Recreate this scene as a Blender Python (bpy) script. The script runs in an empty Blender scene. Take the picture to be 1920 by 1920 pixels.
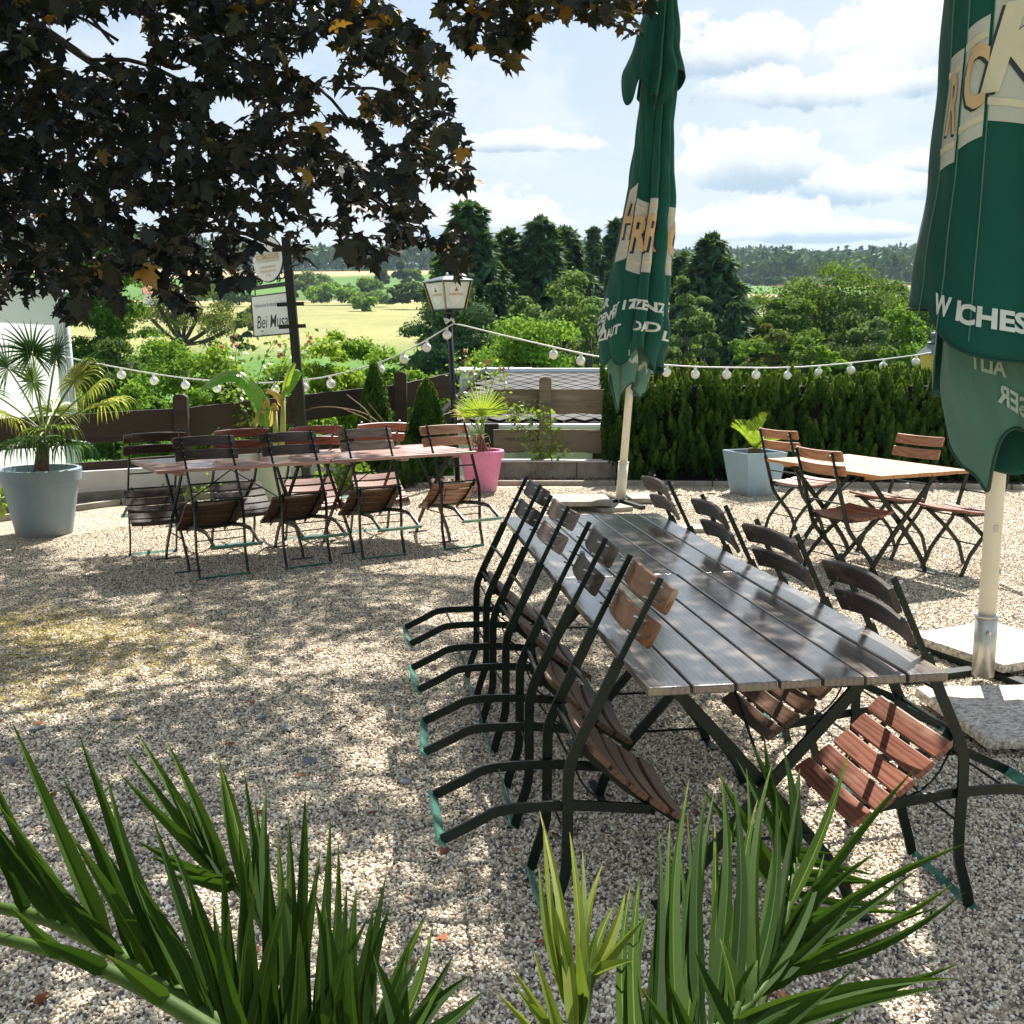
import bpy, bmesh, math, random
import numpy as np
from mathutils import Vector, Matrix
random.seed(7)
RNG = np.random.default_rng(11)
R = math.radians
SC = bpy.context.scene
COL = SC.collection

# ------------------------------------------------------------ camera, sky, sun
FPX, HOR, HCAM = 1900.0, 653.0, 1.57
PIT = math.atan((960 - HOR) / FPX)
cd = bpy.data.cameras.new("camera"); cam = bpy.data.objects.new("camera", cd); COL.objects.link(cam)
cd.sensor_width = 36; cd.sensor_fit = 'HORIZONTAL'; cd.lens = 36 * FPX / 1920
cd.clip_start = 0.02; cd.clip_end = 6000
cam.location = (0, 0, HCAM); cam.rotation_euler = (R(90) - PIT, 0, 0)
SC.camera = cam

SUN_EL, SUN_AZ = 52.0, 19.0          # azimuth clockwise from +y
sd = bpy.data.lights.new("sun", 'SUN'); sun = bpy.data.objects.new("sun", sd); COL.objects.link(sun)
sd.energy = 5.0; sd.angle = R(0.5); sd.color = (1, 0.95, 0.87)
sv = Vector((math.sin(R(SUN_AZ)) * math.cos(R(SUN_EL)), math.cos(R(SUN_AZ)) * math.cos(R(SUN_EL)), math.sin(R(SUN_EL))))
sun.rotation_euler = sv.to_track_quat('Z', 'Y').to_euler()

VS = SC.view_settings
VS.view_transform = 'Standard'; VS.look = 'None'; VS.gamma = 1; VS.exposure = 1.42

def px_dir(x, y):
    a = (x - 960) / FPX; b = -(y - 960) / FPX
    return Vector((a, math.cos(PIT) + b * math.sin(PIT), -math.sin(PIT) + b * math.cos(PIT)))
def G(x, y, z=0.0):                  # point of the plane z seen at a photo pixel
    d = px_dir(x, y); t = (z - HCAM) / d.z
    return Vector((d.x * t, d.y * t, z))
def A(x, y, Y):                      # point at distance Y seen at a photo pixel
    d = px_dir(x, y); t = Y / d.y
    return Vector((d.x * t, Y, d.z * t + HCAM))

world = bpy.data.worlds.new("World"); SC.world = world; world.use_nodes = True
def build_world():
    nt = world.node_tree; N = nt.nodes; L = nt.links; N.clear()
    out = N.new('ShaderNodeOutputWorld'); bg = N.new('ShaderNodeBackground')
    sky = N.new('ShaderNodeTexSky'); sky.sky_type = 'NISHITA'; sky.sun_disc = False
    sky.sun_elevation = R(SUN_EL); sky.sun_rotation = R(SUN_AZ)
    sky.air_density = 1.0; sky.dust_density = 2.0; sky.ozone_density = 1.6
    bg.inputs['Strength'].default_value = 0.0465
    tc = N.new('ShaderNodeTexCoord')
    def math_(op, a, b=None, c=None):
        n = N.new('ShaderNodeMath'); n.operation = op
        for i, v in enumerate((a, b, c)):
            if v is None: continue
            if isinstance(v, (int, float)): n.inputs[i].default_value = v
            else: L.new(v, n.inputs[i])
        return n.outputs[0]
    def ramp(v, p0, p1, smooth=True):
        n = N.new('ShaderNodeMapRange'); n.interpolation_type = 'SMOOTHSTEP' if smooth else 'LINEAR'
        L.new(v, n.inputs[0]); n.inputs[1].default_value = p0; n.inputs[2].default_value = p1
        return n.outputs[0]
    def mixc(f, a, b):
        n = N.new('ShaderNodeMix'); n.data_type = 'RGBA'
        L.new(f, n.inputs[0]) if not isinstance(f, float) else setattr(n.inputs[0], 'default_value', f)
        for i, v in ((6, a), (7, b)):
            if isinstance(v, tuple): n.inputs[i].default_value = v
            else: L.new(v, n.inputs[i])
        return n.outputs[2]
    def noise(vec, scale, detail=8, rough=.55, dist=0.0):
        n = N.new('ShaderNodeTexNoise'); n.inputs['Scale'].default_value = scale
        n.inputs['Detail'].default_value = detail; n.inputs['Roughness'].default_value = rough
        n.inputs['Distortion'].default_value = dist
        L.new(vec, n.inputs['Vector']); return n.outputs['Fac']
    V = tc.outputs['Generated']
    sep = N.new('ShaderNodeSeparateXYZ'); L.new(V, sep.inputs[0])
    # flat stratus streaks: stretch the direction vertically
    mp = N.new('ShaderNodeMapping'); L.new(V, mp.inputs[0]); mp.inputs['Scale'].default_value = (1, 1, 4.5)
    st = noise(mp.outputs[0], 2.6, 7, .55, .3)
    stm = ramp(st, .42, .62)
    mp2 = N.new('ShaderNodeMapping'); L.new(V, mp2.inputs[0]); mp2.inputs['Scale'].default_value = (1, 1, 1.8)
    mp2.inputs['Location'].default_value = (3.1, 1.7, .4)
    cu = noise(mp2.outputs[0], 5.5, 12, .6, .2)
    cum = ramp(cu, .5, .64)
    puff = noise(V, 26, 10, .62, .4)
    puff2 = noise(V, 9, 8, .6, .2)
    blue = mixc(.6, sky.outputs[0], (5.0, 6.2, 7.4, 1))
    col = mixc(math_('MULTIPLY', stm, .62), blue, (6.9, 7.4, 7.8, 1))
    col = mixc(math_('MULTIPLY', cum, .55), col, (7.6, 7.9, 8.0, 1))
    # whitening towards the horizon
    hz = ramp(sep.outputs[2], .30, .0)
    col = mixc(math_('MULTIPLY', hz, .42), col, (6.2, 6.7, 7.1, 1))
    # single cumulus heaps at fixed directions: (px, py, half width, half height, flat base?)
    for (cx, cy, wx, wy) in ((1392, 318, 150, 78), (1632, 352, 110, 58), (1700, 110, 190, 130), (1430, 100, 200, 70), (1030, 272, 200, 30), (1340, 425, 180, 50), (930, 420, 140, 70), (1560, 170, 210, 60), (1780, 305, 110, 32), (1500, 440, 220, 26)):
        d = px_dir(cx, cy).normalized()
        az, el = math.atan2(d.x, d.y), math.asin(d.z)
        azn = math_('ARCTAN2', sep.outputs[0], sep.outputs[1])
        eln = math_('ARCSINE', sep.outputs[2])
        u = math_('DIVIDE', math_('SUBTRACT', azn, az), wx / FPX)
        v = math_('DIVIDE', math_('SUBTRACT', eln, el), wy / FPX)
        # flat base: lower half is squeezed
        vneg = math_('MULTIPLY', math_('MINIMUM', v, 0.0), 1.9)
        vv = math_('ADD', math_('MAXIMUM', v, 0.0), vneg)
        r2 = math_('SQRT', math_('ADD', math_('MULTIPLY', u, u), math_('MULTIPLY', vv, vv)))
        rr = math_('ADD', r2, math_('ADD', math_('MULTIPLY', math_('SUBTRACT', puff, .5), 1.5), math_('MULTIPLY', math_('SUBTRACT', puff2, .5), 2.6)))
        m = ramp(rr, 1.08, .84)
        # underside of the heap is bluish grey
        sh = ramp(math_('ADD', v, math_('MULTIPLY', math_('SUBTRACT', puff2, .5), 2.0)), -.45, .35)
        cc = mixc(sh, (3.9, 5.0, 6.1, 1), (8.5, 8.5, 8.3, 1))
        col = mixc(math_('MULTIPLY', m, .93), col, cc)
    L.new(col, bg.inputs['Color']); L.new(bg.outputs[0], out.inputs[0])
build_world()

# ------------------------------------------------------------ materials
def mat(name):
    m = bpy.data.materials.new(name); m.use_nodes = True
    nt = m.node_tree; b = nt.nodes['Principled BSDF']; return m, nt, b
def rgb(c): return (c[0], c[1], c[2], 1)
def nnoise(nt, scale, detail=4, rough=.5, vec=None, dist=0):
    n = nt.nodes.new('ShaderNodeTexNoise'); n.inputs['Scale'].default_value = scale
    n.inputs['Detail'].default_value = detail; n.inputs['Roughness'].default_value = rough; n.inputs['Distortion'].default_value = dist
    if vec is not None: nt.links.new(vec, n.inputs['Vector'])
    return n
def nramp(nt, val, stops):
    n = nt.nodes.new('ShaderNodeValToRGB'); nt.links.new(val, n.inputs[0])
    e = n.color_ramp.elements
    while len(e) < len(stops): e.new(.5)
    for i, (p, c) in enumerate(stops): e[i].position = p; e[i].color = rgb(c)
    return n
def nmap(nt, src, scale, loc=(0, 0, 0)):
    n = nt.nodes.new('ShaderNodeMapping'); n.inputs['Scale'].default_value = scale; n.inputs['Location'].default_value = loc
    nt.links.new(src, n.inputs[0]); return n.outputs[0]
def nbump(nt, b, h, strength, dist=.01):
    n = nt.nodes.new('ShaderNodeBump'); n.inputs['Strength'].default_value = strength; n.inputs['Distance'].default_value = dist
    nt.links.new(h, n.inputs['Height']); nt.links.new(n.outputs[0], b.inputs['Normal']); return n
def ncoord(nt, which='Object'):
    n = nt.nodes.new('ShaderNodeTexCoord'); return n.outputs[which]
def nmix(nt, f, a, b, mode='MIX'):
    n = nt.nodes.new('ShaderNodeMix'); n.data_type = 'RGBA'; n.blend_type = mode
    if isinstance(f, (int, float)): n.inputs[0].default_value = f
    else: nt.links.new(f, n.inputs[0])
    for i, v in ((6, a), (7, b)):
        if isinstance(v, tuple): n.inputs[i].default_value = rgb(v)
        else: nt.links.new(v, n.inputs[i])
    return n.outputs[2]

def m_plain(name, c, rough=.5, c2=None, scale=8, bump=0, metallic=0, spec=.5):
    m, nt, b = mat(name)
    b.inputs['Roughness'].default_value = rough; b.inputs['Metallic'].default_value = metallic
    b.inputs['Specular IOR Level'].default_value = spec
    if c2 is None: c2 = tuple(v * .8 for v in c)
    n = nnoise(nt, scale, 6, .6, ncoord(nt)); r = nramp(nt, n.outputs[0], [(.3, c2), (.7, c)])
    nt.links.new(r.outputs[0], b.inputs['Base Color'])
    if bump: nbump(nt, b, n.outputs[0], bump, .004)
    return m

def m_wood(name, cdark, clight, rough=.45, axis='y', scale=1.0, var=.25, worn=None, coat=0):
    """planks: grain runs along the axis; colour shifts from board to board"""
    m, nt, b = mat(name); co = ncoord(nt)
    s = {'x': (.9, 14, 14), 'y': (14, .9, 14), 'z': (14, 14, .9)}[axis]
    s = tuple(v * scale for v in s)
    at = nt.nodes.new('ShaderNodeAttribute'); at.attribute_name = 'tint'
    add = nt.nodes.new('ShaderNodeVectorMath'); add.operation = 'ADD'
    cb = nt.nodes.new('ShaderNodeCombineXYZ')
    mu = nt.nodes.new('ShaderNodeMath'); mu.operation = 'MULTIPLY'; mu.inputs[1].default_value = 17.0
    nt.links.new(at.outputs['Fac'], mu.inputs[0])
    for i in range(3): nt.links.new(mu.outputs[0], cb.inputs[i])
    nt.links.new(co, add.inputs[0]); nt.links.new(cb.outputs[0], add.inputs[1])
    v = nmap(nt, add.outputs[0], s)
    n1 = nnoise(nt, 1.0, 3, .5, v, 1.6)
    w = nt.nodes.new('ShaderNodeTexWave'); w.wave_type = 'BANDS'; w.bands_direction = 'X' if axis != 'x' else 'Y'
    w.inputs['Scale'].default_value = 1.3; w.inputs['Distortion'].default_value = 7; w.inputs['Detail'].default_value = 3; w.inputs['Detail Scale'].default_value = 1.2
    nt.links.new(v, w.inputs['Vector'])
    n2 = nnoise(nt, 6.0, 6, .65, v, .3)
    g = nt.nodes.new('ShaderNodeMath'); g.operation = 'MULTIPLY_ADD'; nt.links.new(w.outputs['Fac'], g.inputs[0]); g.inputs[1].default_value = .45
    nt.links.new(n2.outputs[0], g.inputs[2])
    r = nramp(nt, g.outputs[0], [(.35, cdark), (.75, clight)])
    c = nmix(nt, at.outputs['Fac'], r.outputs[0], tuple(x * (1 - var) for x in cdark), 'MIX')
    mm = nt.nodes.new('ShaderNodeMath'); mm.operation = 'MULTIPLY'; mm.inputs[1].default_value = var * 1.6
    nt.links.new(at.outputs['Fac'], mm.inputs[0])
    c = nmix(nt, mm.outputs[0], r.outputs[0], tuple(x * .35 for x in cdark))
    if worn:
        nw = nnoise(nt, 3.0, 5, .6, nmap(nt, co, {'x': (.6, 3, 3), 'y': (3, .6, 3), 'z': (3, 3, .6)}[axis]), .5)
        rw = nramp(nt, nw.outputs[0], [(.55, (0, 0, 0)), (.68, (1, 1, 1))])
        c = nmix(nt, rw.outputs[0], c, worn)
    nt.links.new(c, b.inputs['Base Color'])
    rr = nt.nodes.new('ShaderNodeMapRange'); nt.links.new(n1.outputs[0], rr.inputs[0])
    rr.inputs[3].default_value = rough - .1; rr.inputs[4].default_value = rough + .14
    nt.links.new(rr.outputs[0], b.inputs['Roughness'])
    b.inputs['Coat Weight'].default_value = coat; b.inputs['Coat Roughness'].default_value = .16; b.inputs['Coat IOR'].default_value = 1.65
    nbump(nt, b, g.outputs[0], .35, .0015)
    return m

def m_leaf(name, cols, rough=.45, trans=.3, tcol=None, spec=.4):
    """leaf cards; hue by the per-leaf attribute 'tint'"""
    m, nt, b = mat(name); out = nt.nodes['Material Output']
    at = nt.nodes.new('ShaderNodeAttribute'); at.attribute_name = 'tint'
    r = nramp(nt, at.outputs['Fac'], [(i / (len(cols) - 1), c) for i, c in enumerate(cols)])
    nt.links.new(r.outputs[0], b.inputs['Base Color']); b.inputs['Roughness'].default_value = rough
    b.inputs['Specular IOR Level'].default_value = spec
    t = nt.nodes.new('ShaderNodeBsdfTranslucent'); mx = nt.nodes.new('ShaderNodeMixShader'); mx.inputs[0].default_value = trans
    if tcol: 
        r2 = nramp(nt, at.outputs['Fac'], [(i / (len(tcol) - 1), c) for i, c in enumerate(tcol)]); nt.links.new(r2.outputs[0], t.inputs[0])
    else:
        g = nmix(nt, .5, r.outputs[0], (.35, .5, .04)); nt.links.new(g, t.inputs[0])
    nt.links.new(b.outputs[0], mx.inputs[1]); nt.links.new(t.outputs[0], mx.inputs[2]); nt.links.new(mx.outputs[0], out.inputs[0])
    return m

M = {}
M['frame'] = m_plain('green_black_steel', (.004, .015, .010), .42, (.002, .006, .004), 14, 0, 0, .3)
M['worn'] = m_plain('worn_green_steel', (.09, .26, .20), .5, (.015, .07, .05), 22)
M['bolt'] = m_plain('bolt_steel', (.55, .55, .53), .3, (.3, .3, .3), 60, 0, .9)
M['wood_dark'] = m_wood('dark_stained_shaded_slat', (.014, .008, .006), (.060, .036, .025), .42, 'x', 1, .3, (.12, .09, .07))  # stained slat wood with the chairs' shade darkened into its colour
M['wood_mid'] = m_wood('brown_slat', (.045, .020, .010), (.14, .066, .034), .45, 'x', 1, .3, (.22, .15, .10))
M['wood_golden'] = m_wood('golden_slat', (.095, .036, .014), (.23, .095, .040), .4, 'x', 1, .15, (.34, .24, .17))
M['wood_red'] = m_wood('red_slat', (.11, .032, .018), (.27, .10, .06), .45, 'x', 1, .2, (.30, .16, .11))
M['wood_orange'] = m_wood('orange_slat', (.22, .085, .035), (.42, .20, .10), .45, 'x', 1, .12)
M['wood_grey'] = m_wood('weathered_slat', (.10, .065, .05), (.27, .20, .165), .6, 'x', 1, .2)
M['table_dark'] = m_wood('dark_table_board', (.030, .021, .017), (.13, .095, .078), .28, 'y', 1, .25, (.22, .17, .11), 1.0)
M['table_red'] = m_wood('red_table_board', (.17, .06, .045), (.38, .20, .16), .34, 'y', 1, .2, None, .5)
M['table_orange'] = m_wood('orange_table_board', (.30, .125, .045), (.50, .25, .11), .42, 'y', 1, .12)
M['pole'] = m_plain('cream_pole_paint', (.74, .71, .60), .35, (.66, .63, .53), 5)
M['sleeve'] = m_plain('zinc_sleeve', (.62, .61, .56), .4, (.42, .42, .40), 12, .1, .6)
M['black'] = m_plain('black_paint', (.012, .014, .014), .4, (.006, .007, .007), 10)
M['gold'] = m_plain('gold_edging', (.55, .42, .14), .4, (.42, .3, .1), 20)
M['white_plastic'] = m_plain('white_plastic', (.78, .78, .76), .4, (.72, .72, .7), 10)
def m_pot(name, c, c2, dirt=(.25, .22, .18)):
    m, nt, b = mat(name); co = ncoord(nt); n = nnoise(nt, 6, 6, .6, co); r = nramp(nt, n.outputs[0], [(.3, c2), (.7, c)])
    st = nnoise(nt, 3.0, 8, .7, nmap(nt, co, (6, 6, 1.2)), .4); sep = nt.nodes.new('ShaderNodeSeparateXYZ'); nt.links.new(co, sep.inputs[0])
    mr = nt.nodes.new('ShaderNodeMapRange'); nt.links.new(sep.outputs[2], mr.inputs[0]); mr.inputs[1].default_value = .14; mr.inputs[2].default_value = 0
    ad = nt.nodes.new('ShaderNodeMath'); ad.operation = 'MULTIPLY_ADD'; nt.links.new(mr.outputs[0], ad.inputs[0]); ad.inputs[1].default_value = .28; nt.links.new(st.outputs[0], ad.inputs[2])
    rd = nramp(nt, ad.outputs[0], [(.56, (0, 0, 0)), (.82, (.75, .75, .75))]); nt.links.new(nmix(nt, rd.outputs[0], r.outputs[0], dirt), b.inputs['Base Color'])
    b.inputs['Roughness'].default_value = .5; nbump(nt, b, st.outputs[0], .15, .004); return m
M['grey_pot'] = m_pot('blue_grey_planter', (.22, .30, .34), (.19, .26, .30))
M['lblue_pot'] = m_pot('pale_blue_planter', (.27, .40, .50), (.23, .35, .44))
M['pink_pot'] = m_pot('pink_planter', (.72, .24, .42), (.64, .19, .36))
M['pale_pot'] = m_plain('pale_green_planter', (.42, .48, .38), .45, (.36, .42, .33), 5)
M['soil'] = m_plain('potting_soil', (.05, .035, .025), .9, (.015, .01, .008), 40, .6)
M['bark'] = m_plain('bark', (.07, .055, .045), .85, (.02, .016, .013), 14, .8)
M['stem'] = m_plain('green_stem', (.20, .26, .05), .5, (.12, .17, .04), 12)
M['dry'] = m_plain('dry_stalk', (.30, .19, .09), .7, (.12, .07, .04), 20)
M['house'] = m_plain('white_render', (.84, .85, .85), .8, (.79, .80, .81), 2, .1)
M['housetrim'] = m_plain('pale_metal', (.62, .66, .70), .4, (.5, .54, .58), 5)
M['glass'] = m_plain('window_glass', (.42, .52, .52), .1, (.32, .42, .42), 2)
M['ivory'] = m_plain('ivory_board', (.80, .80, .76), .5, (.76, .76, .72), 3)
M['ink'] = m_plain('dark_lettering', (.02, .025, .03), .5)
M['tan'] = m_plain('tan_lettering', (.62, .38, .18), .5, (.56, .34, .16), 4)

def m_fence():
    return m_wood('weathered_fence_board', (.085, .066, .048), (.24, .19, .14), .75, 'x', .8, .3, (.30, .25, .19))
M['fence'] = m_fence()
def m_fencedark():
    return m_wood('shade_dark_fence_board', (.014, .009, .006), (.050, .032, .021), .75, 'x', .8, .3)  # board brown darkened, the fence's shade put into its colour
M['fence_dark'] = m_fencedark()
def m_conc():
    m, nt, b = mat('old_concrete'); co = ncoord(nt)
    n = nnoise(nt, 6, 8, .65, co); n2 = nnoise(nt, 60, 4, .6, co)
    r = nramp(nt, n.outputs[0], [(.3, (.16, .14, .115)), (.6, (.34, .31, .26)), (.8, (.42, .39, .33))])
    c = nmix(nt, .35, r.outputs[0], n2.outputs[1], 'SOFT_LIGHT'); nt.links.new(c, b.inputs['Base Color'])
    b.inputs['Roughness'].default_value = .85; nbump(nt, b, n2.outputs[0], .6, .004); return m
M['conc'] = m_conc()
def m_exposed():
    m, nt, b = mat('pebble_concrete'); co = ncoord(nt)
    v = nt.nodes.new('ShaderNodeTexVoronoi'); v.inputs['Scale'].default_value = 75; nt.links.new(co, v.inputs['Vector'])
    sep = nt.nodes.new('ShaderNodeSeparateColor'); nt.links.new(v.outputs['Color'], sep.inputs[0])
    r = nramp(nt, sep.outputs[0], [(0, (.20, .18, .15)), (.35, (.42, .38, .32)), (.8, (.58, .53, .46)), (1, (.68, .64, .58))])
    nt.links.new(r.outputs[0], b.inputs['Base Color']); b.inputs['Roughness'].default_value = .75
    inv = nt.nodes.new('ShaderNodeMath'); inv.operation = 'SUBTRACT'; inv.inputs[0].default_value = 1; nt.links.new(v.outputs['Distance'], inv.inputs[1])
    nbump(nt, b, inv.outputs[0], .8, .006); return m
M['exposed'] = m_exposed()
PEB = [(0, (.04, .04, .045)), (.13, (.14, .12, .10)), (.30, (.40, .315, .22)), (.58, (.66, .55, .41)), (.84, (.82, .73, .585)), (1, (.90, .85, .74))]
def m_yard():
    m, nt, b = mat('gravel_bed'); co = ncoord(nt)
    v = nt.nodes.new('ShaderNodeTexVoronoi'); v.inputs['Scale'].default_value = 88; nt.links.new(co, v.inputs['Vector'])
    sep = nt.nodes.new('ShaderNodeSeparateColor'); nt.links.new(v.outputs['Color'], sep.inputs[0])
    r = nramp(nt, sep.outputs[0], PEB)
    n = nnoise(nt, .8, 5, .6, co); rn = nramp(nt, n.outputs[0], [(.35, (.78, .74, .68)), (.65, (1.0, 1.0, 1.0))])
    c = nmix(nt, 1.0, r.outputs[0], rn.outputs[0], 'MULTIPLY')
    nt.links.new(c, b.inputs['Base Color']); b.inputs['Roughness'].default_value = .8
    inv = nt.nodes.new('ShaderNodeMath'); inv.operation = 'SUBTRACT'; inv.inputs[0].default_value = 1; nt.links.new(v.outputs['Distance'], inv.inputs[1])
    nbump(nt, b, inv.outputs[0], 1.0, .02); return m
M['yard'] = m_yard()
def m_pebble():
    m, nt, b = mat('pebble_stone')
    at = nt.nodes.new('ShaderNodeAttribute'); at.attribute_type = 'INSTANCER'; at.attribute_name = 'hue'
    r = nramp(nt, at.outputs['Fac'], PEB); nt.links.new(r.outputs[0], b.inputs['Base Color'])
    b.inputs['Roughness'].default_value = .6; return m
M['pebble'] = m_pebble()

# ------------------------------------------------------------ mesh helpers
class MB:
    def __init__(s): s.v = []; s.f = []; s.t = []; s.m = []
    def add(s, verts, faces, tint=0.0, mi=0):
        o = len(s.v); s.v += [tuple(p) for p in verts]
        s.f += [tuple(i + o for i in f) for f in faces]; s.t += [tint] * len(faces); s.m += [mi] * len(faces); return s
    def box(s, lo, hi, tint=0.0, mtx=None, mi=0, bev=0.0):
        x0, y0, z0 = lo; x1, y1, z1 = hi
        if bev:
            bm = bmesh.new(); bmesh.ops.create_cube(bm, size=1)
            bmesh.ops.scale(bm, vec=(x1 - x0, y1 - y0, z1 - z0), verts=bm.verts)
            bmesh.ops.translate(bm, vec=((x0 + x1) / 2, (y0 + y1) / 2, (z0 + z1) / 2), verts=bm.verts)
            bmesh.ops.bevel(bm, geom=bm.edges[:], offset=bev, segments=2, affect='EDGES', profile=.5)
            bm.verts.index_update()
            vs = [v.co.copy() for v in bm.verts]; fs = [tuple(v.index for v in f.verts) for f in bm.faces]; bm.free()
        else:
            vs = [Vector(p) for p in ((x0, y0, z0), (x1, y0, z0), (x1, y1, z0), (x0, y1, z0), (x0, y0, z1), (x1, y0, z1), (x1, y1, z1), (x0, y1, z1))]
            fs = [(0, 3, 2, 1), (4, 5, 6, 7), (0, 1, 5, 4), (1, 2, 6, 5), (2, 3, 7, 6), (3, 0, 4, 7)]
        if mtx is not None: vs = [mtx @ Vector(v) for v in vs]
        return s.add(vs, fs, tint, mi)
    def sweep(s, path, prof, tint=0.0, up=Vector((1, 0, 0)), mi=0, scales=None):
        """profile (list of (a, b)) swept along a path; a runs along up x dir, b along up"""
        path = [Vector(p) for p in path]; n = len(prof); vs = []
        for i, p in enumerate(path):
            d = (path[min(i + 1, len(path) - 1)] - path[max(i - 1, 0)]).normalized()
            u = up - d * up.dot(d)
            if u.length < 1e-4: u = Vector((0, 0, 1)) - d * d.z
            if u.length < 1e-4: u = Vector((0, 1, 0))
            u.normalize(); w = d.cross(u); k = 1 if scales is None else scales[i]
            vs += [p + w * (a * k) + u * (b * k) for a, b in prof]
        fs = []
        for i in range(len(path) - 1):
            for j in range(n):
                a = i * n + j; b_ = i * n + (j + 1) % n
                fs.append((a, b_, b_ + n, a + n))
        fs.append(tuple(range(n - 1, -1, -1))); fs.append(tuple(range((len(path) - 1) * n, len(path) * n)))
        return s.add(vs, fs, tint, mi)
    def tube(s, path, r, n=8, tint=0.0, mi=0, scales=None):
        prof = [(r * math.cos(2 * math.pi * k / n), r * math.sin(2 * math.pi * k / n)) for k in range(n)]
        return s.sweep(path, prof, tint, Vector((.13, .21, .97)) if abs((Vector(path[-1]) - Vector(path[0])).normalized().z) < .8 else Vector((1, .1, 0)), mi, scales)
    def bar(s, path, w, t, tint=0.0, up=Vector((1, 0, 0)), mi=0):
        return s.sweep(path, [(-w / 2, -t / 2), (w / 2, -t / 2), (w / 2, t / 2), (-w / 2, t / 2)], tint, up, mi)
    def lathe(s, prof, n=40, tint=0.0, mi=0):
        vs = []; fs = []
        for r, z in prof:
            vs += [(r * math.cos(2 * math.pi * k / n), r * math.sin(2 * math.pi * k / n), z) for k in range(n)]
        for i in range(len(prof) - 1):
            for k in range(n):
                a = i * n + k; b = i * n + (k + 1) % n; fs.append((a, b, b + n, a + n))
        return s.add(vs, fs, tint, mi)
    def build(s, name, mats, parent=None, smooth=False, loc=None):
        me = bpy.data.meshes.new(name); me.from_pydata(s.v, [], s.f)
        if not isinstance(mats, (list, tuple)): mats = [mats]
        for m in mats: me.materials.append(m)
        at = me.attributes.new('tint', 'FLOAT', 'FACE'); at.data.foreach_set('value', s.t)
        if len(mats) > 1: me.polygons.foreach_set('material_index', s.m)
        if smooth: me.polygons.foreach_set('use_smooth', [True] * len(s.f))
        me.update(); o = bpy.data.objects.new(name, me); COL.objects.link(o)
        if parent: o.parent = parent
        if loc is not None: o.location = loc
        return o

def chaikin(p, n=2):
    p = [Vector(q) for q in p]
    for _ in range(n):
        q = [p[0]]
        for a, b in zip(p, p[1:]): q += [a * .75 + b * .25, a * .25 + b * .75]
        p = q + [p[-1]]
    return p
def tag(o, label=None, cat=None, group=None, kind=None):
    if label: o['label'] = label
    if cat: o['category'] = cat
    if group: o['group'] = group
    if kind: o['kind'] = kind
    return o
def empty(name, loc=(0, 0, 0), rot=(0, 0, 0)):
    o = bpy.data.objects.new(name, None); COL.objects.link(o); o.location = loc; o.rotation_euler = rot
    o.empty_display_size = .1; return o
def copy_tree(o, parent=None, swap=None):
    c = o.copy(); COL.objects.link(c); c.parent = parent
    for ch in list(o.children): 
        k = copy_tree(ch, c)
    return c

def text_geo(s, size=1.0, bold=0.0, shear=0.0):
    """flat text: (list of 3-D points, faces), centred at its middle"""
    cu = bpy.data.curves.new('t', 'FONT'); cu.body = s; cu.size = size; cu.offset = bold; cu.shear = shear
    cu.align_x = 'CENTER'; cu.align_y = 'CENTER'; cu.resolution_u = 3
    o = bpy.data.objects.new('t', cu); COL.objects.link(o)
    dg = bpy.context.evaluated_depsgraph_get(); me = bpy.data.meshes.new_from_object(o.evaluated_get(dg))
    bm = bmesh.new(); bm.from_mesh(me); bmesh.ops.triangulate(bm, faces=bm.faces[:])
    v = [w.co.copy() for w in bm.verts]; bm.verts.index_update(); f = [tuple(w.index for w in q.verts) for q in bm.faces]
    bm.free(); bpy.data.objects.remove(o); bpy.data.meshes.remove(me); bpy.data.curves.remove(cu)
    return v, f
def subdivide_geo(v, f, maxlen):
    bm = bmesh.new(); vv = [bm.verts.new(p) for p in v]
    for q in f:
        try: bm.faces.new([vv[i] for i in q])
        except ValueError: pass
    for _ in range(6):
        es = [e for e in bm.edges if e.calc_length() > maxlen]
        if not es: break
        bmesh.ops.subdivide_edges(bm, edges=es, cuts=1); bmesh.ops.triangulate(bm, faces=bm.faces[:])
    bm.verts.index_update(); r = [w.co.copy() for w in bm.verts], [tuple(w.index for w in q.verts) for q in bm.faces]
    bm.free(); return r

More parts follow.
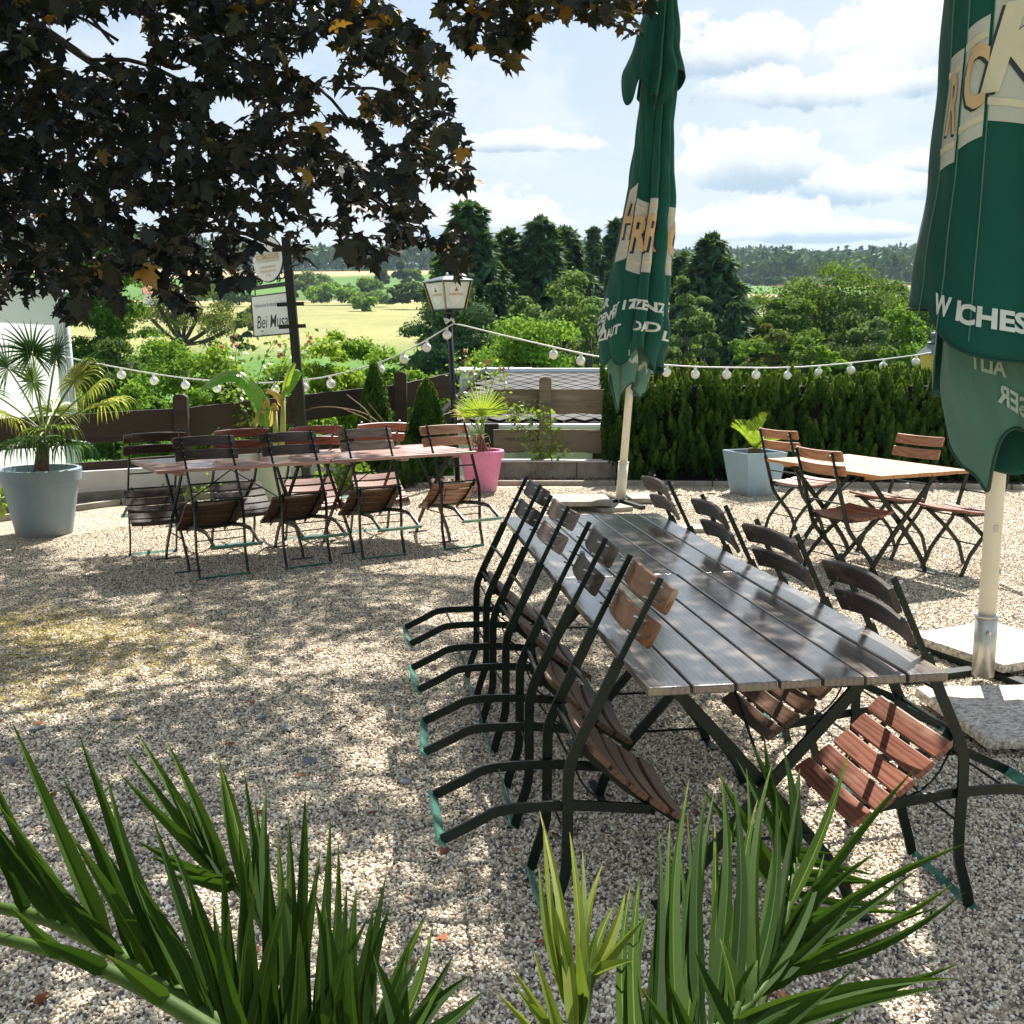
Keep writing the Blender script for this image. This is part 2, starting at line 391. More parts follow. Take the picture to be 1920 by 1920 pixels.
def cards(name, P, Nn, size, template, tfaces, mats, parent=None, tint=None, roll=None, mi=None, along=None):
    """many copies of a small template (k,3) placed at P with normals Nn; one mesh"""
    P = np.asarray(P, float); n = len(P); T = np.asarray(template, float); k = len(T)
    Nn = np.asarray(Nn, float); Nn /= np.linalg.norm(Nn, axis=1, keepdims=True) + 1e-9
    if along is None:
        a = RNG.normal(size=(n, 3))
    else: a = np.asarray(along, float)
    a = a - (a * Nn).sum(1, keepdims=True) * Nn; a /= np.linalg.norm(a, axis=1, keepdims=True) + 1e-9
    b = np.cross(Nn, a); size = np.broadcast_to(np.asarray(size, float), (n,))
    V = P[:, None, :] + size[:, None, None] * (T[None, :, 0:1] * b[:, None, :] + T[None, :, 1:2] * a[:, None, :] + T[None, :, 2:3] * Nn[:, None, :])
    V = V.reshape(-1, 3)
    F = np.concatenate([np.asarray(tfaces)[None] + (np.arange(n) * k)[:, None, None]], 0).reshape(-1, len(tfaces[0]))
    me = bpy.data.meshes.new(name); nf = len(F); c = F.shape[1]
    me.vertices.add(len(V)); me.vertices.foreach_set('co', V.ravel())
    me.loops.add(nf * c); me.loops.foreach_set('vertex_index', F.ravel().astype(np.int32))
    me.polygons.add(nf); me.polygons.foreach_set('loop_start', (np.arange(nf) * c).astype(np.int32))
    if not isinstance(mats, (list, tuple)): mats = [mats]
    for m in mats: me.materials.append(m)
    if tint is None: tint = RNG.random(n)
    at = me.attributes.new('tint', 'FLOAT', 'FACE'); at.data.foreach_set('value', np.repeat(np.clip(tint, 0, 1), len(tfaces)).astype(np.float32))
    if mi is not None: me.polygons.foreach_set('material_index', np.repeat(mi, len(tfaces)).astype(np.int32))
    me.update(calc_edges=True); me.validate()
    o = bpy.data.objects.new(name, me); COL.objects.link(o)
    if parent: o.parent = parent
    return o
# templates: (x across, y along, z lift)
T_LEAF = [(0, -.5, 0), (.28, -.1, .06), (0, .5, -.08), (-.28, -.1, .06)]; F_LEAF = [(0, 1, 2), (0, 2, 3)]
T_BLADE = [(-.06, 0, 0), (.06, 0, 0), (.1, .5, .05), (0, 1, -.05), (-.1, .5, .05)]; F_BLADE = [(0, 1, 2), (0, 2, 4), (4, 2, 3)]
def maple_template():
    ang_r = [(-90, .06), (-62, .30), (-40, .42), (-20, .28), (2, .46), (14, .62), (24, .40), (44, .34), (58, .58), (68, .52), (78, .58), (90, .80)]
    pts = [(0, 0, .0)]
    full = [(a, r) for a, r in ang_r] + [(180 - a, r) for a, r in ang_r[::-1][1:-1]]
    full += []
    for a, r in full: 
        droop = -.26 * (r / .8) ** 2 + (.05 if r < .42 else 0)
        pts.append((r * math.cos(R(a)), r * math.sin(R(a)), droop))
    fs = [(0, 1 + i, 1 + (i + 1) % len(full)) for i in range(len(full))]
    return pts, fs

# ============================================================ THE SETTING
def terrain_h(x, y):
    D = math.hypot(x, y)
    tab = [(0, -.06), (11.9, -.06), (14, -.5), (20, -1.9), (40, -4.5), (70, -4.0), (110, 0), (150, 3.4), (200, 8), (300, 15.5), (360, 19), (450, 27), (520, 33), (580, 36), (700, 50), (900, 72), (1100, 80), (1800, 70)]
    for (a, ha), (b, hb) in zip(tab, tab[1:]):
        if D <= b:
            t = (D - a) / (b - a); h = ha + (hb - ha) * t; break
    else: h = tab[-1][1]
    if D > 25:
        az = math.degrees(math.atan2(x, y)); k = min(1, (D - 25) / 100)
        h += k * (1.2 * math.sin(x * .021 + 1) + .9 * math.sin(y * .017 + x * .011))
        if D > 600: h += (D - 600) / 300 * (4 * math.sin(az * .22 + .6) + 2.0 * math.sin(az * .6)) - (D - 600) / 300 * max(0, (18 - az)) * .12
        if y < 0: h = min(h, 30)
        if D > 330: h += 6 * min(1, (D - 330) / 120) * max(0, min(1, (6 - az) / 10))
    return h
def build_terrain():
    rs = list(np.concatenate([np.linspace(0, 12, 4), np.linspace(13.5, 120, 50), np.linspace(124, 1000, 120), np.linspace(1050, 2400, 10)]))
    na = 192; vs = []; fs = []
    for r in rs:
        for k in range(na):
            a = 2 * math.pi * k / na; x, y = r * math.sin(a), r * math.cos(a); vs.append((x, y, terrain_h(x, y)))
    for i in range(len(rs) - 1):
        for k in range(na):
            a = i * na + k; b = i * na + (k + 1) % na; fs.append((a, b, b + na, a + na))
    mb = MB(); mb.add(vs, fs)
    m, nt, b = mat('meadows_and_fields')
    co = ncoord(nt); n = nnoise(nt, .006, 4, .5, co); n2 = nnoise(nt, .05, 6, .6, co); n3 = nnoise(nt, 1.2, 6, .7, co)
    ln = nt.nodes.new('ShaderNodeVectorMath'); ln.operation = 'LENGTH'; nt.links.new(co, ln.inputs[0])
    ma = nt.nodes.new('ShaderNodeMath'); ma.operation = 'MULTIPLY_ADD'; nt.links.new(n.outputs[0], ma.inputs[0]); ma.inputs[1].default_value = 34; nt.links.new(ln.outputs['Value'], ma.inputs[2])
    mr = nt.nodes.new('ShaderNodeMapRange'); nt.links.new(ma.outputs[0], mr.inputs[0]); mr.inputs[1].default_value = 0; mr.inputs[2].default_value = 1000
    green, field, wheat, lush = (.07, .14, .03), (.27, .27, .115), (.50, .34, .20), (.09, .19, .04)
    r = nramp(nt, mr.outputs[0], [(.0, lush), (.115, lush), (.135, field), (.315, field), (.322, wheat), (.349, wheat), (.353, green), (.40, lush), (.452, lush), (.462, wheat), (.535, wheat), (.54, (.05, .09, .03)), (1, (.03, .06, .02))])
    v2 = nramp(nt, n2.outputs[0], [(.3, (.72, .75, .7)), (.7, (1.1, 1.06, 1))]); c = nmix(nt, 1.0, r.outputs[0], v2.outputs[0], 'MULTIPLY')
    v3 = nramp(nt, n3.outputs[0], [(.3, (.7, .7, .7)), (.7, (1.12, 1.12, 1.1))]); c = nmix(nt, 1.0, c, v3.outputs[0], 'MULTIPLY')
    nt.links.new(c, b.inputs['Base Color']); b.inputs['Roughness'].default_value = .95; b.inputs['Specular IOR Level'].default_value = .1
    tag(mb.build('meadow_hillside', m, smooth=True), kind='structure')
build_terrain()

# kerb line of the yard (ground points read off the plan)
KERB = [(-9.0, 4.6), (-4.72, 9.1), (-3.96, 10.15), (-2.2, 11.1), (-.24, 11.62), (1.2, 11.62), (5.6, 11.25), (9.5, 10.7)]
def build_yard():
    pts = [(-9, -4)] + KERB + [(9.5, -4)]
    bm = bmesh.new(); vs = [bm.verts.new((x, y, 0)) for x, y in pts]; bm.faces.new(vs)
    me = bpy.data.meshes.new('gravel_yard'); bm.normal_update(); 
    if bm.faces[:][0].normal.z < 0: bmesh.ops.reverse_faces(bm, faces=bm.faces[:])
    bm.to_mesh(me); bm.free(); me.materials.append(M['yard'])
    o = bpy.data.objects.new('gravel_yard', me); COL.objects.link(o); tag(o, kind='structure')
    # soil bed between kerb and low wall
    mb = MB(); w = 1.15
    a = [(x, y) for x, y in KERB]; bk = [(x * 1.02, y + w) for x, y in KERB]
    vs = [(x, y, -.012) for x, y in a] + [(x, y, -.012) for x, y in bk]; n = len(a)
    mb.add(vs, [(i, i + 1, i + 1 + n, i + n) for i in range(n - 1)])
    tag(mb.build('soil_bed', M['soil']), kind='structure')
    # kerb stones
    kb = MB()
    for (x0, y0), (x1, y1) in zip(KERB, KERB[1:]):
        d = Vector((x1 - x0, y1 - y0, 0)); L = d.length; d.normalize(); nn = Vector((-d.y, d.x, 0)); k = max(1, int(L / .98)); s = L / k
        for i in range(k):
            p = Vector((x0, y0, 0)) + d * (s * i) ; ang = math.atan2(d.y, d.x)
            mt = Matrix.Translation(p) @ Matrix.Rotation(ang + random.uniform(-.006, .006), 4, 'Z')
            kb.box((.006, 0, -.1), (s - .006, .055, .062 + random.uniform(-.006, .006)), random.random(), mt, bev=.006)
    tag(kb.build('kerb', M['conc']), 'low concrete edging stones along the back of the gravel yard', 'kerb', kind='structure')
build_yard()

def build_pebbles():
    """loose pebbles of the yard: one stuff object, points scattered by geometry nodes"""
    me = bpy.data.meshes.new('gravel'); 
    # fan of strips in front of the camera with a density per vertex
    rows = [(1.2, 11500), (3.0, 11500), (5.2, 6600), (8.0, 2800), (11.4, 1500)]
    vs = []; dens = []
    for y, d in rows:
        hw = .56 * y + .5
        for t in np.linspace(-1, 1, 9):
            x = t * hw; yy = y
            if y > 11 : x = max(-2.0, x)
            if y > 7.9 and x < -3.7: x = -3.7 - (x < -4.2) * .3
            vs.append((x, yy, .001)); dens.append(d)
    fs = []
    for i in range(len(rows) - 1):
        for j in range(8): fs.append((i * 9 + j, i * 9 + j + 1, i * 9 + j + 10, i * 9 + j + 9))
    me.from_pydata(vs, [], fs); me.materials.append(M['pebble'])
    a = me.attributes.new('dens', 'FLOAT', 'POINT'); a.data.foreach_set('value', dens)
    o = bpy.data.objects.new('gravel', me); COL.objects.link(o)
    tag(o, 'loose beige and grey pebbles covering the yard', 'gravel', kind='stuff')
    ng = bpy.data.node_groups.new('pebbles', 'GeometryNodeTree')
    ng.interface.new_socket('Geometry', in_out='INPUT', socket_type='NodeSocketGeometry'); ng.interface.new_socket('Geometry', in_out='OUTPUT', socket_type='NodeSocketGeometry')
    N, L = ng.nodes, ng.links
    gi = N.new('NodeGroupInput'); go = N.new('NodeGroupOutput')
    ds = N.new('GeometryNodeDistributePointsOnFaces'); na = N.new('GeometryNodeInputNamedAttribute'); na.data_type = 'FLOAT'; na.inputs['Name'].default_value = 'dens'
    L.new(gi.outputs[0], ds.inputs['Mesh']); L.new(na.outputs[0], ds.inputs['Density'])
    ic = N.new('GeometryNodeMeshIcoSphere'); ic.inputs['Radius'].default_value = .0060; ic.inputs['Subdivisions'].default_value = 2
    sp = N.new('GeometryNodeSetPosition'); nz = N.new('ShaderNodeTexNoise'); nz.inputs['Scale'].default_value = 120
    sb = N.new('ShaderNodeVectorMath'); sb.operation = 'SUBTRACT'; sb.inputs[1].default_value = (.5, .5, .5)
    sc = N.new('ShaderNodeVectorMath'); sc.operation = 'SCALE'; sc.inputs['Scale'].default_value = .007
    L.new(nz.outputs['Color'], sb.inputs[0]); L.new(sb.outputs[0], sc.inputs[0]); L.new(sc.outputs[0], sp.inputs['Offset']); L.new(ic.outputs['Mesh'], sp.inputs['Geometry'])
    sm = N.new('GeometryNodeSetMaterial'); sm.inputs['Material'].default_value = M['pebble']; L.new(sp.outputs[0], sm.inputs['Geometry'])
    ip = N.new('GeometryNodeInstanceOnPoints'); L.new(ds.outputs['Points'], ip.inputs['Points']); L.new(sm.outputs[0], ip.inputs['Instance'])
    rr = N.new('FunctionNodeRandomValue'); rr.data_type = 'FLOAT_VECTOR'; rr.inputs[0].default_value = (0, 0, 0); rr.inputs[1].default_value = (6.28, 6.28, 6.28)
    L.new(rr.outputs[0], ip.inputs['Rotation'])
    rs = N.new('FunctionNodeRandomValue'); rs.data_type = 'FLOAT_VECTOR'; rs.inputs[0].default_value = (.55, .5, .35); rs.inputs[1].default_value = (1.45, 1.15, .85); rs.inputs['Seed'].default_value = 3
    L.new(rs.outputs[0], ip.inputs['Scale'])
    st = N.new('GeometryNodeStoreNamedAttribute'); st.data_type = 'FLOAT'; st.domain = 'INSTANCE'; st.inputs['Name'].default_value = 'hue'
    rh = N.new('FunctionNodeRandomValue'); rh.data_type = 'FLOAT'; rh.inputs['Seed'].default_value = 9
    L.new(ip.outputs[0], st.inputs['Geometry']); L.new(rh.outputs[1], st.inputs['Value']); L.new(st.outputs[0], go.inputs[0])
    mod = o.modifiers.new('pebbles', 'NODES'); mod.node_group = ng
build_pebbles()

def build_slates():
    """a few single darker stones and fallen leaves lying on the gravel"""
    spots = [(20, 1432), (70, 1370), (215, 1352), (580, 1430), (490, 1350), (640, 1365), (760, 1470), (540, 1370), (250, 1620), (335, 1455), (690, 1490), (200, 1860), (300, 1900), (440, 1480), (770, 1555), (900, 1790)]
    first = None
    for i, (x, y) in enumerate(spots[:9]):
        p = G(x, y); bm = bmesh.new(); bmesh.ops.create_icosphere(bm, subdivisions=2, radius=1)
        s = random.uniform(.012, .024)
        for v in bm.verts:
            k = 1 + .25 * math.sin(v.co.x * 5 + i) * math.cos(v.co.y * 4 + i * 2); v.co = Vector((v.co.x * s * 1.5 * k, v.co.y * s * k, v.co.z * s * .45))
        me = bpy.data.meshes.new('stone'); bm.to_mesh(me); bm.free(); me.materials.append(M['slate'])
        o = bpy.data.objects.new('stone', me); COL.objects.link(o); o.location = p + Vector((0, 0, .012)); o.rotation_euler = (.1, .1, random.random() * 6)
        tag(o, 'flat grey stone lying loose among the pebbles on the left side of the yard', 'stone', 'larger grey stones on the gravel')
M['slate'] = m_plain('slate_stone', (.20, .22, .24), .6, (.10, .11, .12), 30, .3)
build_slates()

# ============================================================ TABLES AND CHAIRS
def build_table(mk, L, dark, nplank=7, W=.80, h=.75):
    t = empty('beer_garden_table')
    mb = MB(); w = W / nplank; th = .024
    for i in range(nplank):
        x0 = -W / 2 + i * w + .0035; x1 = x0 + w - .007
        j = random.uniform(-.0015, .0015)
        mb.box((x0, -L / 2 + j, h - th), (x1, L / 2 + j, h + random.uniform(-.001, .001)), random.random(), bev=.004)
    tp = mb.build('tabletop', mk, t)
    for y in (-L / 2 + .16, 0, L / 2 - .16): cb = MB(); cb.box((-W / 2 + .05, y - .035, h - th - .024), (W / 2 - .05, y + .035, h - th - .002), random.random(), bev=.003); cb.build('crossbeam', mk, t)
    zt = h - th - .026
    for sy, yy in ((-1, -L / 2 + .20), (1, L / 2 - .20)):
        for sx in (1, -1):
            lg = MB(); yo = yy + sx * .012
            path = chaikin([(-.29 * sx, yo, zt), (.02 * sx, yo, .36), (.24 * sx, yo, .10), (.275 * sx, yo, .004)], 2)
            lg.bar(path, .034, .011, 0, Vector((0, 1, 0)))
            lg.box((-.29 * sx - .03, yo - .02, zt - .002), (-.29 * sx + .03, yo + .02, zt + .006))
            lg.build('leg', M['frame'], t)
        rod = MB(); rod.tube([(0, yy, .40), (0, 0, h - .07)], .0045, 6); rod.build('brace_rod', M['frame'], t); rod = MB()
        rod.tube([(-.14, yy, .225), (.14, yy, .225)], .005, 6); rod.build('brace_rod', M['frame'], t)
    for sx in (1, -1):
        for yy in (-L / 2 + .20, L / 2 - .20):
            fb = MB(); fb.bar([(.275 * sx, yy - .09, .009), (.275 * sx, yy + .09, .009)], .028, .006, 0, Vector((0, 0, 1))); fb.build('floor_bar', M['frame'], t)
    return t

TH = R(44)
def NP(s, z):                          # side profile read in the tipped pose, turned to the standing pose
    s += .05; return (s * math.cos(TH) - z * math.sin(TH), s * math.sin(TH) + z * math.cos(TH))
def build_chair(backmat, seatmat, seatmat2=None):
    t = empty('folding_chair'); X = .165
    A_ = chaikin([(0,) + NP(*q) for q in ((-.05, 0), (-.030, .075), (-.004, .15), (0, .21), (0, .30), (0, .42), (.004, .462), (.022, .512), (.052, .575), (.085, .643), (.1375, .755))], 1)
    up = [Vector((0,) + NP(*q)) for q in ((.136, .75), (.243, .969))]
    ud = (up[1] - up[0]).normalized(); nd = Vector((0, ud.z, -ud.y))         # nd points to the sitter
    for sx in (-1, 1):
        lg = MB(); lg.bar([p + Vector((sx * X, 0, 0)) for p in A_], .030, .009)
        lg.bar([p + Vector((sx * X, 0, 0)) for p in (up[0] - ud * .02, up[1] + ud * .004)], .016, .010)
        lg.build('long_leg', M['frame'], t)
    B_ = chaikin([(0,) + NP(*q) for q in ((.250, .318), (.1, .336), (0, .347), (-.15, .348), (-.20, .340), (-.235, .320), (-.340, .272))], 1)
    for sx in (-1, 1):
        lg = MB(); lg.bar([p + Vector((sx * (X - .016), 0, 0)) for p in B_], .028, .009); lg.build('short_leg', M['frame'], t)
    for nm, p, wd in (('foot_bar', Vector((0,) + NP(-.052, .004)), X + .012), ('foot_bar', Vector((0,) + NP(-.343, .268)), X + .004)):
        fb = MB(); fb.box((-wd, p.y - .016, p.z - .003), (wd, p.y + .016, p.z + .005)); fb.build(nm, M['worn'], t)
    for q, r, xx in (((.078, .645), .006, X), ((.028, .525), .0065, X), ((-.002, .26), .004, X), ((.240, .312), .005, X), ((-.15, .345), .004, X - .016)):
        rd = MB(); p = Vector((0,) + NP(*q)); rd.tube([p + Vector((-xx, 0, 0)), p + Vector((xx, 0, 0))], r, 8); rd.build('crossbar', M['frame'], t)
    # seat rails with brackets
    s0, s1 = NP(.048, .508), NP(.332, .278)
    for sx in (-1, 1):
        ra = MB()
        x = sx * (X - .034)
        ra.bar([(x, s0[0], s0[1] - .012), (x, (s0[0] + s1[0]) / 2, (s0[1] + s1[1]) / 2 - .026), (x, s1[0], s1[1] - .012)], .018, .006)
        ra.bar([(x + sx * .01, NP(.03, .535)[0], NP(.03, .535)[1]), (x + sx * .004, s0[0] + .02, s0[1] - .018)], .03, .008)
        a, c = NP(.02, .50), NP(.25, .33); ra.tube(chaikin([(x - sx * .01, a[0], a[1] - .02), (x - sx * .01, (a[0] + c[0]) / 2, min(a[1], c[1]) - .075), (x - sx * .01, c[0], c[1] - .03), (x - sx * .01, c[0] + .02, c[1] - .004)], 2), .0032, 5)
        ra.build('seat_rail', M['frame'], t)
    def slat(mb, c, d1, nrm, half, w, th, tint, curve, seg=12):
        """wooden slat centred at c: lateral x, width along d1, bowed along nrm"""
        vs = []; fs = []; prof = [(-w / 2 + .004, 0), (w / 2 - .004, 0), (w / 2, .004), (w / 2, th - .004), (w / 2 - .004, th), (-w / 2 + .004, th), (-w / 2, th - .004), (-w / 2, .004)]
        xs = [-1 + 2 * i / seg for i in range(seg + 1)]; xs = [-1] + [-.985] + xs[1:-1] + [.985, 1]
        for u in xs:
            k = 1 if abs(u) < .99 else .86; o = c + Vector((u * half, 0, 0)) + nrm * (curve * u * u)
            vs += [o + d1 * (a * k) + nrm * b for a, b in prof]
        n = 8
        for i in range(len(xs) - 1):
            for j in range(n): a = i * n + j; b = i * n + (j + 1) % n; fs.append((a, b, b + n, a + n))
        fs.append(tuple(range(n - 1, -1, -1))); fs.append(tuple(range((len(xs) - 1) * n, len(xs) * n)))
        mb.add(vs, fs, tint)
    for off in (.039, .139):
        mb = MB(); c = up[1] - ud * off + nd * .006; slat(mb, c, ud, nd, .213, .074, .017, random.random(), .022)
        sl = mb.build('back_slat', backmat, t)
        for sx in (-1, 1):
            for k in (-.021, .021):
                bo = MB()
                p = c + ud * k + Vector((sx * X, 0, 0))
                bo.tube([p - nd * .026, p + nd * .024], .0038, 6); bo.tube([p + nd * .022, p + nd * .030], .0075, 8); bo.build('bolt', M['bolt'], sl)
    S0 = Vector((0, s0[0], s0[1])); S1 = Vector((0, s1[0], s1[1])); sdv = (S1 - S0); Ls = sdv.length; sdv.normalize(); sn = Vector((0, -sdv.z, sdv.y))
    mb = MB(); bos = []
    for i in range(5):
        f = (i + .5) / 5; sag = -.020 * (1 - (2 * f - 1) ** 2)
        c = S0 + sdv * (f * Ls) + sn * (sag + .0)
        tilt = (2 * f - 1) * .13; d1 = (sdv * math.cos(tilt) + sn * math.sin(tilt)).normalized(); n1 = Vector((0, -d1.z, d1.y))
        slat(mb, c, d1, n1, .203, Ls / 5 - .010, .017, random.random(), .010)
        for sx in (-1, 1): p = c + Vector((sx * (X - .034), 0, 0)); bo = MB(); bo.tube([p + n1 * .010, p + n1 * .0205], .0065, 8); bos.append(bo)
    st = mb.build('seat', seatmat, t)
    for bo in bos: bo.build('bolt', M['bolt'], st)
    return t

def frame2d(ox, oy, yaw):              # plan transform of a table: local (u across, v along) -> world
    c, s = math.cos(yaw), math.sin(yaw)
    return lambda u, v: (ox + u * c - v * s, oy + u * s + v * c)

WT = .80
T1 = (0.33, 2.38, R(8.4), 1.22, WT); T2 = (0.137, 3.645, R(8.4), 1.36, WT)
LT1 = (-2.40, 6.80, R(32.5) - R(90), 1.255, WT); 
def put_table(tb, ox, oy, yaw, L):     # origin = near-left corner, u across, v along
    f = frame2d(ox, oy, yaw); x, y = f(WT / 2, L / 2); tb.location = (x, y, 0); tb.rotation_euler = (0, 0, yaw); return f

t1 = build_table(M['table_dark'], 1.22, True); F1 = put_table(t1, 0.33, 2.38, R(8.4), 1.22)
tag(t1, 'dark stained slatted folding table nearest to us', 'table', 'folding garden tables')
t2 = build_table(M['table_dark'], 1.37, True); F2 = put_table(t2, .33 - math.sin(R(8.4)) * 1.2265, 2.38 + math.cos(R(8.4)) * 1.2265, R(8.4), 1.37)
t2.location.z = -.003
tag(t2, 'dark slatted folding table butted to the far end of the nearest one', 'table', 'folding garden tables')
# left pair: v runs along (.843,.538) so yaw = atan2(-.843,.538)
yl = math.atan2(-.843, .538)
def LF(v, n):                          # along the near edge, n metres away from it (far side)
    return (-2.40 + .843 * v - .538 * n, 6.81 + .538 * v + .843 * n)
t3 = build_table(M['table_red'], 1.25, False)
for tb, v0, lab in ((t3, 0, 'reddish brown slatted folding table beside the big grey palm planter'), (None, 1.262, 'reddish brown slatted folding table reaching to the pink flowerpot')):
    if tb is None: tb = copy_tree(t3)
    x, y = LF(v0 + .625, WT / 2); tb.location = (x, y, 0); tb.rotation_euler = (0, 0, yl)
    tag(tb, lab, 'table', 'folding garden tables')
t5 = build_table(M['table_orange'], 1.16, False); put_table(t5, 2.40, 6.55, R(24.5), 1.16)
tag(t5, 'light orange slatted folding table in the sun before the hedge', 'table', 'folding garden tables')

proto = {}
def chair(kind, x, y, yaw, tip, label, group, sx=1.04):
    """x, y: middle of the front feet; yaw: direction the chair faces; tip: leaning forward on its front feet"""
    if kind not in proto:
        b, s = kind.split('/'); c = build_chair(M[b], M[s]); proto[kind] = c
    else: c = copy_tree(proto[kind])
    c.location = (x, y, 0); c.scale = (sx, 1, 1)
    c.rotation_euler = (Matrix.Rotation(yaw, 4, 'Z') @ Matrix.Rotation(-tip, 4, 'X')).to_euler()
    tag(c, label, 'chair', group); return c
TIP = R(44); OFF = .200 # plan distance of the front feet from the table edge when tipped
gl, gr = 'chairs leaned against the left side of the dark tables', 'chairs leaned against the right side of the dark tables'
def side_chair(F, side, v, kind, lab, grp, dyaw=0, tip=TIP, off=OFF):
    yaw0 = R(8.4)
    u = -off if side < 0 else WT + off
    x, y = F(u, v); return chair(kind, x, y, yaw0 + (R(-90) if side < 0 else R(90)) + dyaw, tip, lab, grp, .93)
side_chair(F1, -1, .37, 'wood_golden/wood_mid', 'tipped chair with golden brown back slats, nearest on the left of the dark tables', gl)
side_chair(F1, -1, .96, 'wood_dark/wood_mid', 'tipped chair with blackish back slats, right behind the golden backed one', gl, R(-3))
side_chair(F2, -1, .37, 'wood_grey/wood_mid', 'tipped chair with greyed back slats, third from us left of the dark tables', gl, R(2))
side_chair(F2, -1, .99, 'wood_dark/wood_grey', 'tipped chair farthest from us on the left of the dark tables', gl, R(2))
side_chair(F1, 1, .29, 'wood_dark/wood_red', 'tipped chair with reddish seat, nearest on the right of the dark tables', gr)
side_chair(F1, 1, .93, 'wood_dark/wood_mid', 'tipped dark brown chair, second from us on the right of the dark tables', gr, R(3))
side_chair(F2, 1, .30, 'wood_dark/wood_mid', 'tipped chair with nearly black back, third from us right of the dark tables', gr, R(-2))
side_chair(F2, 1, 1.06, 'wood_grey/wood_mid', 'tipped chair with sunlit greyish back, last on the right of the dark tables', gr, R(-1))
# left pair of tables
gn, gf = 'chairs leaned on the near side of the red tables', 'chairs leaned on the far side of the red tables'
ydir = math.atan2(.538, .843)
near = [(.38, 'wood_dark/wood_mid', 'tipped dark chair, leftmost on the near side of the red tables'),
        (1.0, 'wood_dark/wood_mid', 'tipped dark chair, second from left on the near side of the red tables'),
        (1.60, 'wood_grey/wood_mid', 'tipped chair with faded grey brown back on the near side of the red tables'),
        (2.30, 'wood_orange/wood_golden', 'tipped chair with light orange slats in front of the pink flowerpot')]
for v, k, lab in near:
    x, y = LF(v, -.15); chair(k, x, y, ydir + R(random.uniform(-3, 3)) , TIP, lab, gn)
far = [(.16, 'wood_dark/wood_dark', 'tipped black brown chair, leftmost on the far side of the red tables'),
       (.78, 'wood_red/wood_dark', 'tipped dark red chair before the banana plant, far side of the red tables'),
       (1.40, 'wood_red/wood_red', 'tipped red chair before the dead branches, far side of the red tables'),
       (1.98, 'wood_red/wood_red', 'tipped red chair rightmost on the far side of the red tables')]
for v, k, lab in far:
    x, y = LF(v, WT + .15); chair(k, x, y, ydir + R(180) + R(random.uniform(-3, 3)), TIP, lab, gf)
# right table: chairs standing open
go_ = 'open chairs around the orange table'
def rt(u, v): return frame2d(2.40, 6.55, R(24.5))(u, v)
for (px_, py_), yaw, k, lab in (((1612, 1080), R(24.5) - R(90), 'wood_orange/wood_red', 'open chair with orange back, nearer one on the left of the orange table'),
                             ((1520, 1000), R(24.5) - R(86), 'wood_orange/wood_red', 'open chair with orange back before the pale blue cycad planter')):
    p = G(px_, py_); chair(k, p.x, p.y, yaw, 0, lab, go_)
for (u, v), yaw, k, lab in (((.98, .80), R(24.5) + R(92), 'wood_orange/wood_red', 'open chair with orange back between orange table and hedge'),
                            ((.99, .16), R(24.5) + R(90), 'wood_orange/wood_red', 'open chair mostly hidden behind the thick white pole and green parasol cloth')):
    x, y = rt(u - .22, v); chair(k, x, y, yaw, 0, lab, go_)

